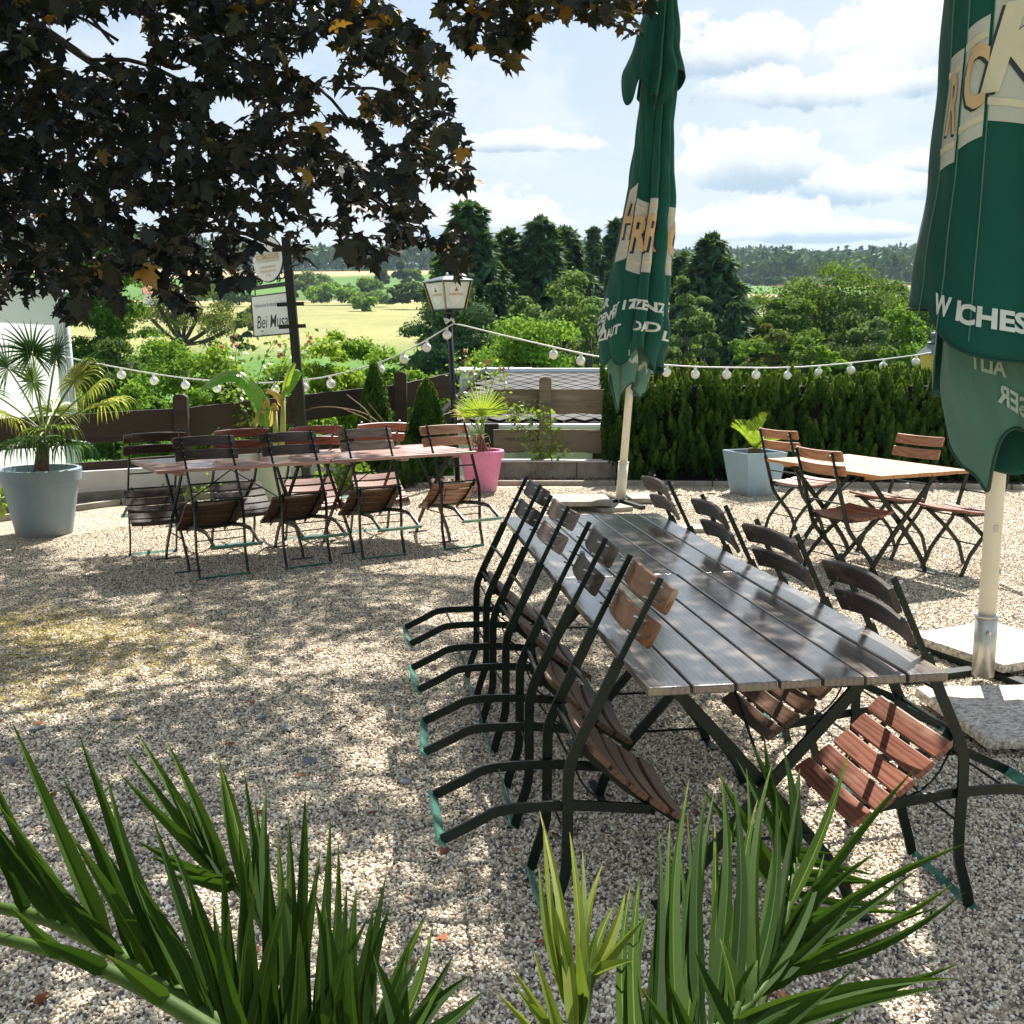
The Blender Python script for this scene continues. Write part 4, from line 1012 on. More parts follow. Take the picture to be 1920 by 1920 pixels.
# left side
at_tree(196, 440, 26, 165, 'b', 'tall dense green tree right of the white house', m='lf_mid', seed=20, ncl=70, per=480, crown_low=.03, leaf=.09)
at_tree(215, 640, 19, 130, 'b', 'dark shrub at the foot of the tall tree by the white house', m='lf_dark', seed=21, ncl=34, crown_low=.02, leaf=.07, name='shrub', cat='shrub')
gB = 'sunlit bushes behind the wooden fence'
for i, (px, py, D, w, mm, lab) in enumerate([
    (335, 640, 17, 165, 'lf_light', 'bright green bush behind the fence post on the left'),
    (265, 725, 15, 90, 'lf_light', 'low pale green bush behind the fence, near the palm leaves'),
    (430, 655, 16.5, 130, 'lf_lime', 'yellow green bush below the rectangular sign'),
    (515, 690, 15.5, 120, 'lf_light', 'green bush behind the banana plant'),
    (610, 628, 16.5, 130, 'lf_lime', 'lime green bush right of the sign post'),
    (672, 640, 19, 130, 'lf_light', 'green bush behind the string of bulbs, right of the sign post'),
    (740, 660, 18, 130, 'lf_light', 'green bush left of the lantern post'),
    (800, 700, 17, 90, 'lf_light', 'small green bush right beside the lantern post'),
    (60, 690, 20, 160, 'lf_light', 'green bush at the far left behind the fan palm'),
    (380, 735, 14.3, 110, 'lf_light', 'low feathery green bush just over the fence board'),
    (560, 740, 14.6, 100, 'lf_light', 'low green bush over the fence at the foot of the sign post')]):
    at_tree(px, py, D, w, 'b', lab, m=mm, seed=40 + i, ncl=46, per=330, crown_low=.0, leaf=.072, name='bush', cat='bush', group=gB, trunk=False, loose=.4)
# single trees and field hedges up the slope
def gnarled():
    b = A(342, 655, 62); z = terrain_h(b.x, 62); t = empty('gnarled_tree', (b.x, 62, z)); tag(t, 'spreading gnarled olive green tree with bare trunk standing in the meadow', 'tree')
    rg = np.random.default_rng(77); k = 62 / FPX; tr = MB()
    z0 = A(342, 640, 62).z - z
    fork = Vector((0, 0, z0 - .2)); tr.tube([(0, 0, -.3), fork], .28, 8, scales=[1.2, .9])
    tips = [(-62, 40), (-40, 66), (-12, 82), (14, 78), (38, 60), (72, 40), (-25, 48), (30, 40), (95, 22)]
    P = []; Nn = []
    for dx, dz in tips:
        tip = Vector((dx * k, rg.uniform(-1.5, 1.5), z0 + dz * k)); mid = fork.lerp(tip, .5) + Vector((0, 0, -.2 * abs(dx) * k * .5))
        tr.tube(chaikin([fork, mid, tip], 2), .12, 6)
        for _ in range(5):
            c = np.array(tip) + rg.normal(size=3) * np.array([.8, .8, .45]); n = 190; d = rg.normal(size=(n, 3)); d /= np.linalg.norm(d, axis=1, keepdims=True)
            P.append(c + d * rg.uniform(.3, .75, n)[:, None] * np.array([1.2, 1.2, .6])); Nn.append(d + rg.normal(size=(n, 3)) * .5)
    cards('crown', np.concatenate(P), np.concatenate(Nn), .17, T_LEAF, F_LEAF, M['lf_olive'], t)
    tr.build('trunk', M['bark'], t, smooth=True)
gnarled()
gH = 'hedgerow trees between the fields'
rg = np.random.default_rng(5)
for i, (px, py, D, w, mm) in enumerate([(395, 515, 240, 90, 'lf_dark'), (440, 520, 245, 80, 'lf_mid'), (500, 560, 130, 60, 'lf_dark'), (455, 585, 100, 50, 'lf_dark'), (590, 512, 300, 60, 'lf_willow'), (625, 530, 260, 90, 'lf_light'), (672, 522, 265, 70, 'lf_mid'),
     (700, 545, 240, 60, 'lf_willow'), (752, 533, 215, 44, 'lf_dark'), (782, 530, 212, 50, 'lf_dark'), (680, 556, 200, 50, 'lf_light'), (715, 505, 380, 22, 'lf_dark'), (752, 490, 380, 26, 'lf_dark'), (775, 505, 380, 30, 'lf_mid'), (560, 515, 310, 40, 'lf_dark'),
     (1385, 548, 200, 40, 'lf_light'), (1420, 556, 180, 50, 'lf_light'), (1600, 528, 420, 40, 'lf_willow'), (1450, 520, 430, 36, 'lf_far'), (1410, 516, 440, 34, 'lf_far')]):
    at_tree(px, py, D, w, 'b', 'tree or bush of the hedgerows on the slope across the valley', m=mm, seed=70 + i, ncl=12, per=110, crown_low=.0, leaf=D * .004, group=gH, trunk=False, name='hedgerow_tree')
def far_forest():
    P = []; Nn = []; T = []; S = []; rg = np.random.default_rng(3)
    n = 0
    while n < 5200:
        az = R(rg.uniform(-34, 34)); D = rg.uniform(455, 960) if az > R(6) else rg.uniform(545, 960)
        D = math.sqrt(rg.uniform((460 if az > R(6) else 545) ** 2, 960 ** 2)); x, y = D * math.sin(az), D * math.cos(az); z = terrain_h(x, y)
        h = rg.uniform(10, 17); r = rg.uniform(3.2, 5.5); con = rg.random() < .22; m = 34
        d = rg.normal(size=(m, 3)); d /= np.linalg.norm(d, axis=1, keepdims=True); d[:, 2] = abs(d[:, 2]) * 1.0 - .25
        if con:
            u = rg.random(m); p = np.stack([d[:, 0] * r * .7 * (1 - u), d[:, 1] * r * .7 * (1 - u), h * .2 + h * .86 * u], 1)
        else: p = d * np.array([r, r, h * .32]) + np.array([0, 0, h * .68])
        P.append(p + np.array([x, y, z])); Nn.append(d + rg.normal(size=(m, 3)) * .35); T.append(np.full(m, (.1 if con else .5) + rg.random() * .4)); S.append(np.full(m, 4.6 if not con else 3.6)); n += 1
    o = cards('far_forest', np.concatenate(P), np.concatenate(Nn), np.concatenate(S) * rg.uniform(.6, 1.2, n * 34), T_LEAF, F_LEAF, M['lf_far'], None, np.concatenate(T))
    tag(o, 'dark bluish forest covering the hills on the horizon', 'forest', kind='stuff')
far_forest()
def haze():
    mb = MB(); mb.box((-1100, -60, -7), (1100, 1300, 135)); m = bpy.data.materials.new('haze_air'); m.use_nodes = True; nt = m.node_tree; nt.nodes.clear()
    out = nt.nodes.new('ShaderNodeOutputMaterial'); v = nt.nodes.new('ShaderNodeVolumePrincipled'); v.inputs['Color'].default_value = (.62, .82, 1, 1); v.inputs['Density'].default_value = 0.00013; v.inputs['Anisotropy'].default_value = .2
    nt.links.new(v.outputs[0], out.inputs['Volume']); tag(mb.build('haze', m), 'thin summer haze over the far hills', 'haze', kind='stuff')
HAZE = True
if HAZE: haze()
def tiny_house(px, py, D, lab):
    p = A(px, py, D); z = terrain_h(p.x, D); t = empty('cottage', (p.x, D, z), (0, 0, .4)); tag(t, lab, 'house')
    h = p.z - z; s_ = D / 120; k_ = h; mb = MB(); mb.box((-4, -3, -1), (4, 3, h - 2)); mb.build('wall', M['house'], t)
    mb = MB(); mb.add([(-4.4, -3.4, h - 2), (4.4, -3.4, h - 2), (4.4, 3.4, h - 2), (-4.4, 3.4, h - 2), (-4.4, 0, h), (4.4, 0, h)], [(0, 1, 5, 4), (2, 3, 4, 5), (0, 4, 3), (1, 2, 5), (0, 3, 2, 1)]); mb.build('roof', M['redroof'], t)
M['redroof'] = m_plain('red_roof_tiles', (.42, .12, .07), .8)
tiny_house(303, 536, 250, 'small far cottage with red roof on the slope under the maple leaves'); tiny_house(1402, 604, 85, 'small cottage half hidden in the trees right of the drooping spruce')

# ------------------------------------------------------------ thuja hedge and small thujas
def sprays(P, Nn, name, parent, size, mt, T):
    up = np.tile([0, 0, 1.0], (len(P), 1)) + np.random.default_rng(2).normal(size=(len(P), 3)) * .38
    return cards(name, P, Nn, size, [(0, -.55, 0), (.26, -.1, .05), (.12, .35, 0), (0, .62, 0), (-.12, .35, 0), (-.26, -.1, .05)], [(0, 1, 2), (0, 2, 3), (0, 3, 4), (0, 4, 5)], M[mt], parent, T, along=up)
def hedge():
    t = empty('thuja_hedge', (4.4, 12.6, 0)); tag(t, 'long clipped dark green thuja hedge behind the kerb on the right', 'hedge')
    rg = np.random.default_rng(8); P = []; Nn = []; T = []
    # plumes leaning out of the front and top faces
    def plume(c, h, r, out):
        n = int(260 * h / .5); u = rg.random(n) ** .8; a = rg.random(n) * 6.283; rr = r * (1 - u) ** .7 * rg.uniform(.6, 1.05, n)
        p = np.stack([np.cos(a) * rr, np.sin(a) * rr, u * h], 1) + c + np.outer(u, out); d = np.stack([np.cos(a), np.sin(a), .4 + 0 * a], 1)
        P.append(p); Nn.append(d + rg.normal(size=(n, 3)) * .4); T.append(np.clip(.0 + .50 * u ** 1.6 + rg.normal(0, .10, n) + rg.normal() * .08 + .34 * min(1, max(0, (c[2] - .75) / .3)), 0, 1))  # tips and top plumes tinted lighter, sunlight put into their colour
    x0, x1 = -3.15, 6.2
    for i in range(900):
        x = rg.uniform(x0, x1); z = rg.uniform(-.05, 1.05); hh = rg.uniform(.16, .40)
        plume(np.array([x, -.42 + rg.normal() * .05 - .0 * z, z]), hh, rg.uniform(.05, .10), np.array([rg.normal() * .05, -.10, 0]))
    for i in range(330):
        x = rg.uniform(x0, x1); y = rg.uniform(-.42, .4); top = 1.26 + .06 * math.sin(x * 2.1) + .05 * math.sin(x * 5.3 + 1) - (.1 if x < x0 + .5 else 0)
        hh = rg.uniform(.2, .42); plume(np.array([x, y, top - hh + rg.uniform(-.05, .07)]), hh, rg.uniform(.045, .08), np.zeros(3))
    for i in range(60): plume(np.array([x0 + rg.normal() * .04, rg.uniform(-.4, .4), rg.uniform(0, 1.0)]), rg.uniform(.25, .5), .08, np.array([-.05, 0, 0]))
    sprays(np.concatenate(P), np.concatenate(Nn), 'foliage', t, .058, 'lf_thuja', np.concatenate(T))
    mb = MB(); rgx = np.linspace(x0 + .15, x1, 22)
    mb.box((x0 + .1, -.36, -.2), (x1, .38, 1.12)); mb.build('inner_twigs', M['twig'], t)
M['twig'] = m_plain('dark_inner_twigs', (.012, .016, .008), .95, (.004, .006, .003), 20, .8)
hedge()
def small_thuja(px, pytop, Y, w, h0, label, seed, mt='lf_thuja'):
    top = A(px, pytop, Y); t = empty('small_thuja', (top.x, Y, h0)); tag(t, label, 'conifer', 'small thujas at the fence'); rg = np.random.default_rng(seed)
    H = top.z - h0; P = []; Nn = []; T = []
    for i in range(90):
        u = rg.random(); a = rg.random() * 6.28; rr = w * .5 * (1 - u ** 1.6) ** .6 * rg.uniform(.6, 1); c = np.array([math.cos(a) * rr, math.sin(a) * rr, u * H * .85]); n = 130
        v = rg.random(n); b = rg.random(n) * 6.28; r2 = .07 * (1 - v) ** .6
        P.append(np.stack([np.cos(b) * r2, np.sin(b) * r2, v * .26], 1) + c); Nn.append(np.stack([np.cos(b), np.sin(b), .3 + 0 * b], 1) + rg.normal(size=(n, 3)) * .4); T.append(np.clip(.02 + .35 * v + rg.normal(0, .1, n), 0, 1))
    sprays(np.concatenate(P), np.concatenate(Nn), 'foliage', t, .07, mt, np.concatenate(T))
    mb = MB(); mb.tube([(0, 0, -.1), (0, 0, H * .8)], .03, 8, scales=[1, .3]); mb.build('trunk', M['bark'], t)
small_thuja(702, 688, 11.7, .46, .0, 'dark small thuja at the fence between the sign post and the lantern', 1)
small_thuja(800, 725, 11.9, .50, .0, 'green small thuja at the fence just left of the lantern post', 2)
small_thuja(760, 850, 11.6, .5, -.1, 'low dark thuja under the fence behind the red chairs', 3)

# ============================================================ FENCE, WALL, HOUSES
def boards_between(p0, p1, zt0, zt1, hgt, th, name, mt, parent, sag=0.0, n=14, split=True):
    """one long fence board with worn, slightly wavy edges; origin at p0"""
    p0 = Vector(p0); p1 = Vector(p1); d = p1 - p0; L = d.length; d.normalize(); nn = Vector((-d.y, d.x, 0)); mb = MB(); vs = []; fs = []
    for i in range(n + 1):
        u = i / n; zt = zt0 + (zt1 - zt0) * u + sag * math.sin(math.pi * u) + random.uniform(-.004, .004); zb = zt - hgt + random.uniform(-.006, .006)
        for y, z in ((-th / 2, zb), (th / 2, zb), (th / 2, zt), (-th / 2, zt)): vs.append((u * L, y, z))
    for i in range(n):
        for j in range(4): a = i * 4 + j; b = i * 4 + (j + 1) % 4; fs.append((a, b, b + 4, a + 4))
    fs += [(3, 2, 1, 0), tuple(n * 4 + k for k in range(4))]; mb.add(vs, fs, random.random()); o = mb.build(name, M[mt], parent)
    return o, math.atan2(d.y, d.x)
def fence(pts, label, mt, grp=None, ext=None):
    """pts: (x, y, z top, height) of the joints; boards run between, a rounded post stands at each joint"""
    x0, y0 = pts[0][:2]; t = empty('ranch_fence', (x0, y0, 0)); tag(t, label, 'fence', grp)
    for (xa, ya, za, ha), (xb, yb, zb_, hb) in zip(pts, pts[1:]):
        for dz, hg, sg in ((0, ha, .03), (-.50, ha * .94, .0)):
            o, ang = boards_between((xa, ya, 0), (xb, yb, 0), za + dz, zb_ + dz, hg, .045, 'board', mt, t, 0)
            o.location = (xa - x0, ya - y0, 0); o.rotation_euler = (0, 0, ang)
    for (x, y, z, h) in pts[1:-1] if ext is None else ext:
        mb = MB(); hw = .075; zt = z + .11; prof = [(hw * math.cos(R(a)), zt + hw * .55 * math.sin(R(a))) for a in range(0, 181, 20)]
        vs = [(px_, -.035, pz) for px_, pz in [(hw, -.3)] + prof + [(-hw, -.3)]]; n = len(vs); vs += [(a, .035, c) for a, b, c in vs]
        mb.add(vs, [tuple(range(n)), tuple(range(2 * n - 1, n - 1, -1))] + [(i, i + n, (i + 1) % n + n, (i + 1) % n) for i in range(n)], .3)
        o = mb.build('post', M[mt], t); o.location = (x - x0 - .0, y - y0 - .062, 0)
    return t
def fp(px, py, Y): p = A(px, py, Y); return (p.x, Y, p.z)
fence([fp(-120, 792, 9.7) + (.31,), fp(343, 765, 10.9) + (.31,), fp(560, 741, 11.7) + (.30,), fp(752, 720, 12.5) + (.30,), fp(850, 698, 13.0) + (.30,)], 'dark brown broad board fence behind the red tables, rising to the right', 'fence_dark')
fence([fp(925, 730, 12.7) + (.305,), fp(1022, 729, 12.7) + (.305,), fp(1172, 731, 12.6) + (.30,)], 'weathered grey brown board fence before the tiled roof', 'fence', ext=[fp(1022, 729, 12.7) + (.3,)])

def low_wall():
    # left: pale topped retaining wall
    t = empty('low_garden_wall', (-4.4, 10.3, 0)); tag(t, 'low rough wall with bright pale capping under the dark fence on the left', 'wall')
    a, b = Vector((-6.3, 8.9, 0)), Vector((-1.0, 12.35, 0)); d = (b - a); L = d.length; ang = math.atan2(d.y, d.x)
    mb = MB(); mb.box((0, 0, -.3), (L, .9, .12)); o = mb.build('wall', M['conc'], t); o.location = a - t.location; o.rotation_euler = (0, 0, ang)
    mb = MB(); mb.box((0, .03, .122), (L, .95, .33)); o = mb.build('capping', M['paving'], t); o.location = a - t.location; o.rotation_euler = (0, 0, ang)
    # right: concrete blocks behind the bed
    t = empty('low_block_wall', (.45, 12.3, 0)); tag(t, 'low wall of weathered concrete blocks below the tiled roof', 'wall')
    x = -.62
    while x < 1.25:
        w = .48; mb = MB(); mb.box((x, -.08, -.1), (x + w - .008, .1, .205 + random.uniform(-.003, .003)), bev=.008); mb.build('block', M['conc'], t).location = (-.0, 0, 0); x += w
    mb = MB(); mb.box((-.64, -.10, .208), (1.3, .12, .225)); mb.build('capping', M['paving'], t)
M['paving'] = m_plain('pale_paving', (.72, .70, .67), .8, (.62, .60, .57), 3, .1)
low_wall()

def white_house():
    Y = 13.9; c = A(142, 700, Y); zt = 2.30; t = empty('white_house', (c.x, Y, -1.2)); tag(t, 'plain white rendered house wall with a drainpipe at its corner on the left edge', 'house')
    zb = -1.2; H = zt - zb
    mb = MB(); mb.box((-7, -9, 0), (0, 0, H)); mb.build('wall', M['house'], t)
    mb = MB(); mb.add([(-7.2, -9.2, H + .25), (.12, -9.2, H), (.12, .12, H), (-7.2, .12, H + .25), (-7.2, -9.2, H + .4), (.12, -9.2, H + .1), (.12, .12, H + .1), (-7.2, .12, H + .4)], [(0, 3, 2, 1), (4, 5, 6, 7), (0, 1, 5, 4), (1, 2, 6, 5), (2, 3, 7, 6), (3, 0, 4, 7)]); mb.build('roof', M['housetrim'], t)
    mb = MB(); mb.tube([(.05, -.16, .2), (.05, -.16, H)], .045, 12); mb.build('drainpipe', M['housetrim'], t, smooth=True)
    t.rotation_euler = (0, R(-1.2), 0)
white_house()

def m_roof():
    m, nt, b = mat('slate_roof_tiles'); co = ncoord(nt, 'UV'); n = nnoise(nt, 3, 6, .6, ncoord(nt)); 
    r = nramp(nt, n.outputs[0], [(.3, (.060, .058, .060)), (.7, (.13, .125, .125))]); nt.links.new(r.outputs[0], b.inputs['Base Color']); b.inputs['Roughness'].default_value = .85; b.inputs['Specular IOR Level'].default_value = .15; return m
M['slates'] = m_roof()
def neighbour():
    t = empty('neighbour_house', (.3, 15, -1.5)); tag(t, 'neighbouring low house with dark diamond tiled roof and pale walls behind the fence', 'house')
    o = Vector((.3, 15, -1.5))
    E0, E1 = A(815, 792, 14.2), A(1230, 790, 14.2); R0, R1 = A(905, 700, 17.2), A(1230, 690, 17.2)
    E0, E1, R0, R1 = [p - o for p in (E0, E1, R0, R1)]; E1.z = E0.z; R1.z = R0.z
    # under-board and overlapping diamond tiles
    mb = MB(); mb.add([E0, E1, R1, R0, E0 - Vector((0, 0, .12)), E1 - Vector((0, 0, .12)), R1 - Vector((0, 0, .12)), R0 - Vector((0, 0, .12))], [(0, 1, 2, 3), (7, 6, 5, 4), (0, 4, 5, 1), (3, 2, 6, 7), (0, 3, 7, 4), (1, 5, 6, 2)]); rf = mb.build('roof', M['blacktile'], t)
    mb = MB(); u = (E1 - E0).normalized(); sl = (R1 - E1); Ls = Vector((0, sl.y, sl.z)).length; v = Vector((0, sl.y, sl.z)).normalized(); n = u.cross(v).normalized()
    s = .30; Lu = (E1 - E0).length; skew = (R0.x - E0.x)
    rows = int(Ls / (s * .5)); rg = np.random.default_rng(4)
    for j in range(rows):
        for i in range(-1, int(Lu / s) + 1):
            cu = (i + .5 * (j % 2)) * s; cv = (j + .9) * s * .5
            if cu < skew * cv / Ls + .12 or cu > Lu - .05 or cv > Ls - .02: continue
            c = E0 + u * cu + v * cv + n * .02; k = s * .50 - .003; lift = .014
            vs = [c - v * k + n * lift, c + u * k + n * .007, c + v * k, c - u * k + n * .007]; vs += [p - n * .008 for p in vs]
            mb.add(vs, [(0, 1, 2, 3), (0, 4, 5, 1), (3, 7, 4, 0)], rg.random())
    mb.build('tiles', M['slates'], rf)
    mb = MB(); mb.tube([R0 + n * .03, R1 + n * .03], .06, 8); mb.build('ridge', M['housetrim'], rf)
    mb = MB(); mb.tube([E0 + n * .03, R0 + n * .03], .045, 8); mb.build('verge', M['blacktile'], rf)
    # walls below the eaves
    wz = E0.z - .14; mb = MB(); mb.box((E0.x + .25, E0.y + .25, -3), (E1.x, R0.y + 3, wz)); w = mb.build('wall', M['house'], t)
    a = A(1180, 812, 14.4) - o; g = A(1100, 830, 14.4) - o
    mb = MB(); mb.box((A(1112, 800, 14.4).x - o.x, E0.y + .20, g.z - 1.2), (E1.x, E0.y + .245, wz - .02)); mb.build('dark_doorway', M['black'], w)
    l0, l1 = A(968, 850, 14.4) - o, A(1003, 862, 14.4) - o
    mb = MB()
    for k in range(5): mb.box((l0.x, E0.y + .215, l0.z - .02 - k * .045), (l1.x, E0.y + .245, l0.z - k * .045))
    mb.build('louvre', M['housetrim'], w)
    mb = MB(); mb.tube([Vector((E0.x + .1, E0.y - .05, E0.z - .07)), Vector((E1.x, E0.y - .05, E0.z - .07))], .06, 8); mb.build('gutter', M['ivory'], rf)
    # rear gable wing with a roof window, just left of the roof
    q0, q1 = A(862, 742, 17.6) - o, A(925, 700, 17.6) - o
    mb = MB(); mb.box((q0.x, q0.y, -2), (q1.x + .6, q0.y + 2.5, q1.z)); w2 = mb.build('rear_wing', M['house'], t)
    mb = MB(); mb.box((q0.x + .05, q0.y - .02, q0.z), (q1.x - .05, q0.y - .002, q1.z - .1)); mb.build('window', M['glass'], w2)
    mb = MB(); mb.box((q0.x - .1, q0.y - .1, q1.z), (q1.x + .7, q0.y + 2.6, q1.z + .06)); mb.build('flat_roof', M['housetrim'], w2)
    mb = MB(); h0, h1 = A(918, 735, 14.0) - o, A(907, 775, 14.0) - o; mb.tube([h0, h1], .03, 8); mb.build('vent_pipe', M['housetrim'], t)
    # black downpipe corner piece
    b0, b1 = A(908, 795, 13.9) - o, A(935, 880, 13.9) - o
    mb = MB(); mb.box((b0.x, b0.y, b1.z - .5), (b1.x, b0.y + .2, b0.z)); mb.build('rain_tank', M['black'], t)
M['blacktile'] = m_plain('black_underlay', (.015, .014, .014), .9, spec=.1)
neighbour()

# ============================================================ LAMP POST, SIGNS, STRING OF BULBS
M['milk_glass'] = m_plain('frosted_glass', (.72, .76, .74), .25, (.66, .70, .69), 4)
M['yellow_glass'] = m_plain('yellow_glass', (.80, .58, .16), .3, (.74, .52, .13), 4)
M['bulb'] = m_plain('white_bulb', (.85, .84, .80), .2, (.8, .79, .76), 4)
M['white_cable'] = m_plain('white_cable', (.78, .78, .76), .5)
M['dgrey'] = m_plain('grey_lantern_roof', (.16, .18, .20), .3, (.10, .12, .13), 6, 0, .4)
def oval(mb, w, h, y, n=40, cx=0, cz=0):
    mb.add([(cx + w * math.cos(2 * math.pi * k / n), y, cz + h * math.sin(2 * math.pi * k / n)) for k in range(n)], [tuple(range(n - 1, -1, -1)) if False else tuple(range(n))]); return mb
def flat_text(txt, size, loc, m, parent, bold=.01, shear=0, name='lettering', wid=1.0, mirror=False):
    v, f = text_geo(txt, size, bold * size, shear); mb = MB(); mb.add([(loc[0] + p.x * wid, loc[1], loc[2] + p.y) for p in v], f); return mb.build(name, m, parent)
def lantern(t, z0, w, hgt, glass, gold=True, medallion=True):
    """four-sided lantern, narrow at the foot; returns nothing"""
    wb, wt = w * .33, w * .48; zb, zt = z0, z0 + hgt
    for k in range(4):
        m4 = Matrix.Rotation(R(90 * k), 4, 'Z')
        mb = MB(); q = [(-wb, -wb, zb), (wb, -wb, zb), (wt, -wt, zt), (-wt, -wt, zt)]
        q = [(x * .93, y + .006, z + (.012 if z == zb else -.012)) for x, y, z in q]; mb.add([m4 @ Vector(p) for p in q] + [m4 @ (Vector(p) + Vector((0, .004, 0))) for p in q], [(0, 1, 2, 3), (7, 6, 5, 4)]); g = mb.build('pane', glass, t)
        mb = MB(); mb.bar([m4 @ Vector((wb, -wb, zb)), m4 @ Vector((wt, -wt, zt))], .016, .016); mb.build('corner_bar', M['black'], t)
        if gold:
            mb = MB(); mb.tube([m4 @ Vector((wb * 1.05, -wb * 1.05, zb - .004)), m4 @ Vector((wt * 1.04, -wt * 1.04, zt))], .0055, 6); mb.build('gold_trim', M['gold'], t)
        mb = MB(); mb.bar([m4 @ Vector((-wb, -wb, zb)), m4 @ Vector((wb, -wb, zb))], .016, .016); mb.build('bottom_bar', M['black'], t)
        if medallion:
            c = (zb + zt) / 2 + .02; yy = -(wb + wt) / 2 - .004; tl = (wt - wb) / hgt
            def on(x, z, e=.0): return m4 @ Vector((x, -(wb + (z - zb) * tl) + .006 - .003 - e, z))
            mb = MB(); n = 28; mb.add([on(.30 * w * .8 * math.cos(2 * math.pi * i / n), c + .34 * hgt * math.sin(2 * math.pi * i / n)) for i in range(n)], [tuple(range(n))]); md = mb.build('medallion', M['ivory'], g)
            mb = MB(); mb.add([on(x * w, c + z * hgt, .0015) for x, z in ((-.07, .08), (.07, .08), (.05, .14), (.02, .16), (.03, .22), (-.02, .22), (-.02, .16), (-.06, .13))], [tuple(range(8))]); mb.build('emblem', M['redroof'], md)
            v, f = text_geo('SCHMUCKER', w * .085, .001); mb = MB(); mb.add([on(p.x, c + p.y - .01, .002) for p in v], f); mb.build('lettering', M['tan'], md)
    W = w * .53
    mb = MB(); vs = []
    for rr, zz in ((W, zt), (W * 1.02, zt + .012), (W * .55, zt + hgt * .16), (W * .34, zt + hgt * .20), (.001, zt + hgt * .235)):
        vs += [(-rr, -rr, zz), (rr, -rr, zz), (rr, rr, zz), (-rr, rr, zz)]
    fs = [(3, 2, 1, 0)] + [(i * 4 + j, i * 4 + (j + 1) % 4, i * 4 + 4 + (j + 1) % 4, i * 4 + 4 + j) for i in range(4) for j in range(4)]
    mb.add(vs, fs); rf = mb.build('lantern_roof', M['dgrey'], t)
    bm = bmesh.new(); bmesh.ops.create_uvsphere(bm, u_segments=12, v_segments=8, radius=.018); me = bpy.data.meshes.new('finial'); bm.to_mesh(me); bm.free(); me.materials.append(M['white_plastic'])
    o = bpy.data.objects.new('finial', me); COL.objects.link(o); o.parent = rf; o.location = (0, 0, zt + hgt * .235 + .014)
def lamp_post():
    Y = 11.9; b = A(858, 880, Y); t = empty('lamp_post', (b.x, Y, 0), (0, R(-2.4), 0)); tag(t, 'black garden lamp post with four sided lantern carrying the string of bulbs', 'lamp')
    zl = A(848, 581, Y).z; mb = MB(); mb.tube([(0, 0, -.2), (0, 0, zl)], .031, 16); mb.tube([(0, 0, zl - .06), (0, 0, zl + .01)], .045, 16); mb.build('post', M['black'], t, smooth=True)
    t2 = empty('lantern_head', (0, 0, 0)); t2.parent = t; t2.rotation_euler = (0, 0, R(38))
    lantern(t2, zl, .40, .315, M['milk_glass'])
    mb = MB(); mb.tube([(0, 0, zl), (0, 0, zl + .14)], .018, 10); mb.build('candle_bulb', M['tan'], t2)
    mb = MB()
    for i in range(9): a = random.random() * 6; mb.tube([(.05 * math.cos(a), .05 * math.sin(a), zl - .12 + random.uniform(-.03, .03)), (.055 * math.cos(a + 1), .055 * math.sin(a + 1), zl - .12 + random.uniform(-.03, .03)), (.05 * math.cos(a + 2), .05 * math.sin(a + 2), zl - .12)], .011, 6)
    mb.build('cable_knot', M['white_cable'], t, smooth=True)
lamp_post()
def lamp_right():
    Y = 13.2; b = A(1742, 800, Y); t = empty('lamp_post', (b.x, Y, 0)); tag(t, 'lantern with yellow glass and grey roof rising behind the hedge beside the right parasol', 'lamp')
    z1 = A(1742, 664, Y).z; z0 = z1 - .36
    mb = MB(); mb.tube([(0, 0, -.5), (0, 0, z0)], .03, 12); mb.build('post', M['black'], t)
    mb = MB(); mb.lathe([(.12, z0), (.185, z1)], 6); mb.build('glass', M['yellow_glass'], t)
    mb = MB(); mb.lathe([(.21, z1 - .005), (.235, z1), (.11, z1 + .10), (.085, z1 + .13), (.10, z1 + .145), (.055, z1 + .165), (.03, z1 + .21), (.06, z1 + .235), (.055, z1 + .265), (.01, z1 + .285)], 6); mb.build('lantern_roof', M['dgrey'], t)
lamp_right()

